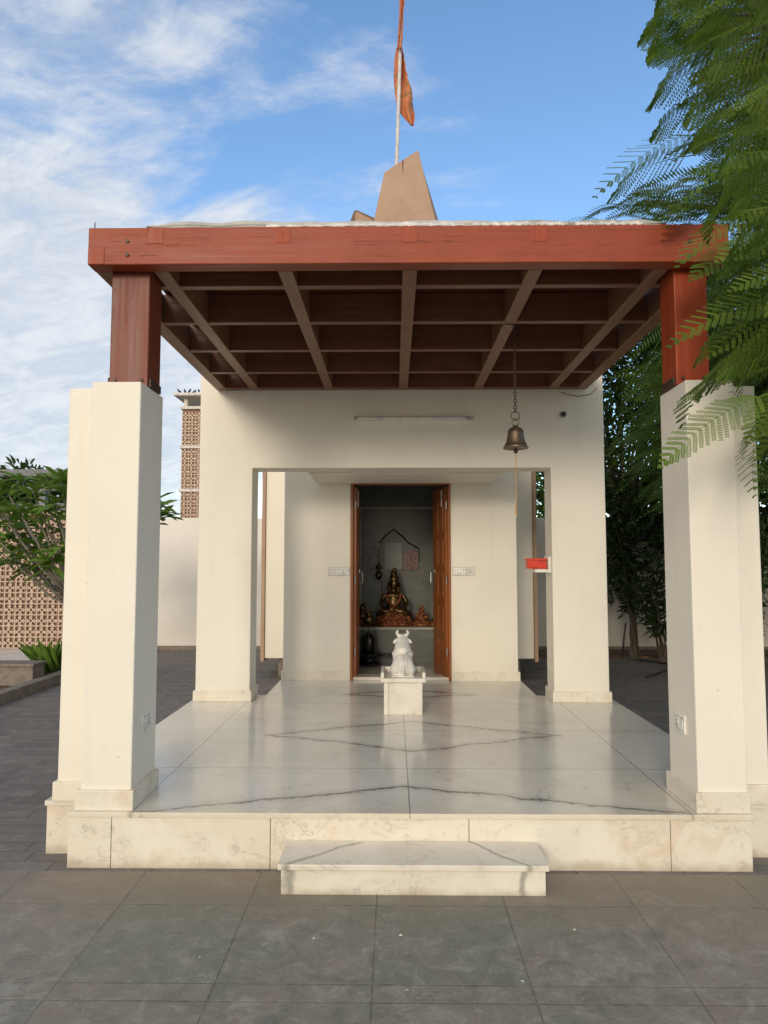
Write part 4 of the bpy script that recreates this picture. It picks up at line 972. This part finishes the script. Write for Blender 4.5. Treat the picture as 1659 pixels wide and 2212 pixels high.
m = MB(); m.tube([at(1352, 1345, 11.6), at(1348, 1375, 11.6), (3.72, 11.7, .1), (3.9, 11.6, .045), (4.3, 11.3, .02), (4.0, 10.6, .02), (3.5, 10.0, .02)], .014, 8)
tag(m.build('garden_hose', 'blackplastic', None, loc=(3.9, 11.6, .03), smooth=True), 'dark garden hose looping over the soil beside the right wall', 'hose')

# ------------------------------------------------------------------ light
ELEV, AZ = R(14), R(14)
to_sun = Vector((-math.sin(AZ)*math.cos(ELEV), -math.cos(AZ)*math.cos(ELEV), math.sin(ELEV)))
sun = bpy.data.lights.new('sun', 'SUN'); sun.energy = 1.55; sun.angle = R(14); sun.color = (1, .86, .68)
so = bpy.data.objects.new('sun', sun); COL.objects.link(so); so.rotation_euler = to_sun.to_track_quat('Z', 'Y').to_euler(); so.location = (-5, -10, 12)
w = bpy.data.worlds.new('World'); scn.world = w; w.use_nodes = True; nt = w.node_tree; g = G(nt)
bg = nt.nodes['Background']
sky = g.n('ShaderNodeTexSky', sky_type='NISHITA'); sky.sun_disc = False; sky.sun_elevation = R(24); sky.sun_rotation = math.atan2(to_sun.x, to_sun.y)
sky.air_density = 1.0; sky.dust_density = .4; sky.ozone_density = 1.5
tc = g.n('ShaderNodeTexCoord').outputs['Generated']; xyz = g.sep(tc)
zc = g.m('MAXIMUM', xyz[2], .03)
u = g.m('DIVIDE', xyz[0], g.m('ADD', zc, .30)); v = g.m('DIVIDE', xyz[1], g.m('ADD', zc, .30))
uv = g.comb(g.m('ADD', g.m('MULTIPLY', u, .9), g.m('MULTIPLY', v, .35)), g.m('MULTIPLY', v, 1.5), 7.)
n1 = g.noise(uv, 2.2, 9, .64, .55); n2 = g.noise(uv, 7.0, 9, .66, .5)
wisp = g.m('MULTIPLY', g.ss(xyz[0], -.35, .10, 1., 0.), .13)
bank = g.m('MULTIPLY', g.m('MULTIPLY', g.ss(xyz[2], .42, .53, 1., 0.), g.ss(xyz[0], -.42, .10, 1., 0.)), .34)
lowb = g.m('MULTIPLY', g.ss(xyz[2], .20, .46, 1., 0.), .14)
hz = g.m('MULTIPLY', g.ss(xyz[2], .04, .24, 1., 0.), .26)
cl = g.m('SUBTRACT', g.m('ADD', g.m('ADD', g.m('ADD', g.m('MULTIPLY', n1, .9), g.m('MULTIPLY', n2, .35)), g.m('ADD', wisp, bank)), lowb), hz)
cm = g.m('MULTIPLY', g.ss(cl, .70, 1.02), .92)
lum = g.mix(g.ss(n2, .35, .65), (4.1, 4.5, 5.1), (5.5, 5.65, 5.85))
hs = g.n('ShaderNodeHueSaturation'); hs.inputs['Saturation'].default_value = 1.12; hs.inputs['Value'].default_value = 1.65; nt.links.new(sky.outputs[0], hs.inputs['Color'])
base = g.mix(cm, hs.outputs[0], lum)
# warm fill glow added around the low sun, unseen behind the camera
dt = g.n('ShaderNodeVectorMath', operation='DOT_PRODUCT'); g.put(dt.inputs[0], tc); dt.inputs[1].default_value = tuple(to_sun)
glow = g.m('MULTIPLY', g.ss(dt.outputs['Value'], -.05, .95), .8)
base = g.mix(glow, base, (7.9, 7.0, 5.8))
g.put(bg.inputs[0], base); bg.inputs[1].default_value = .15
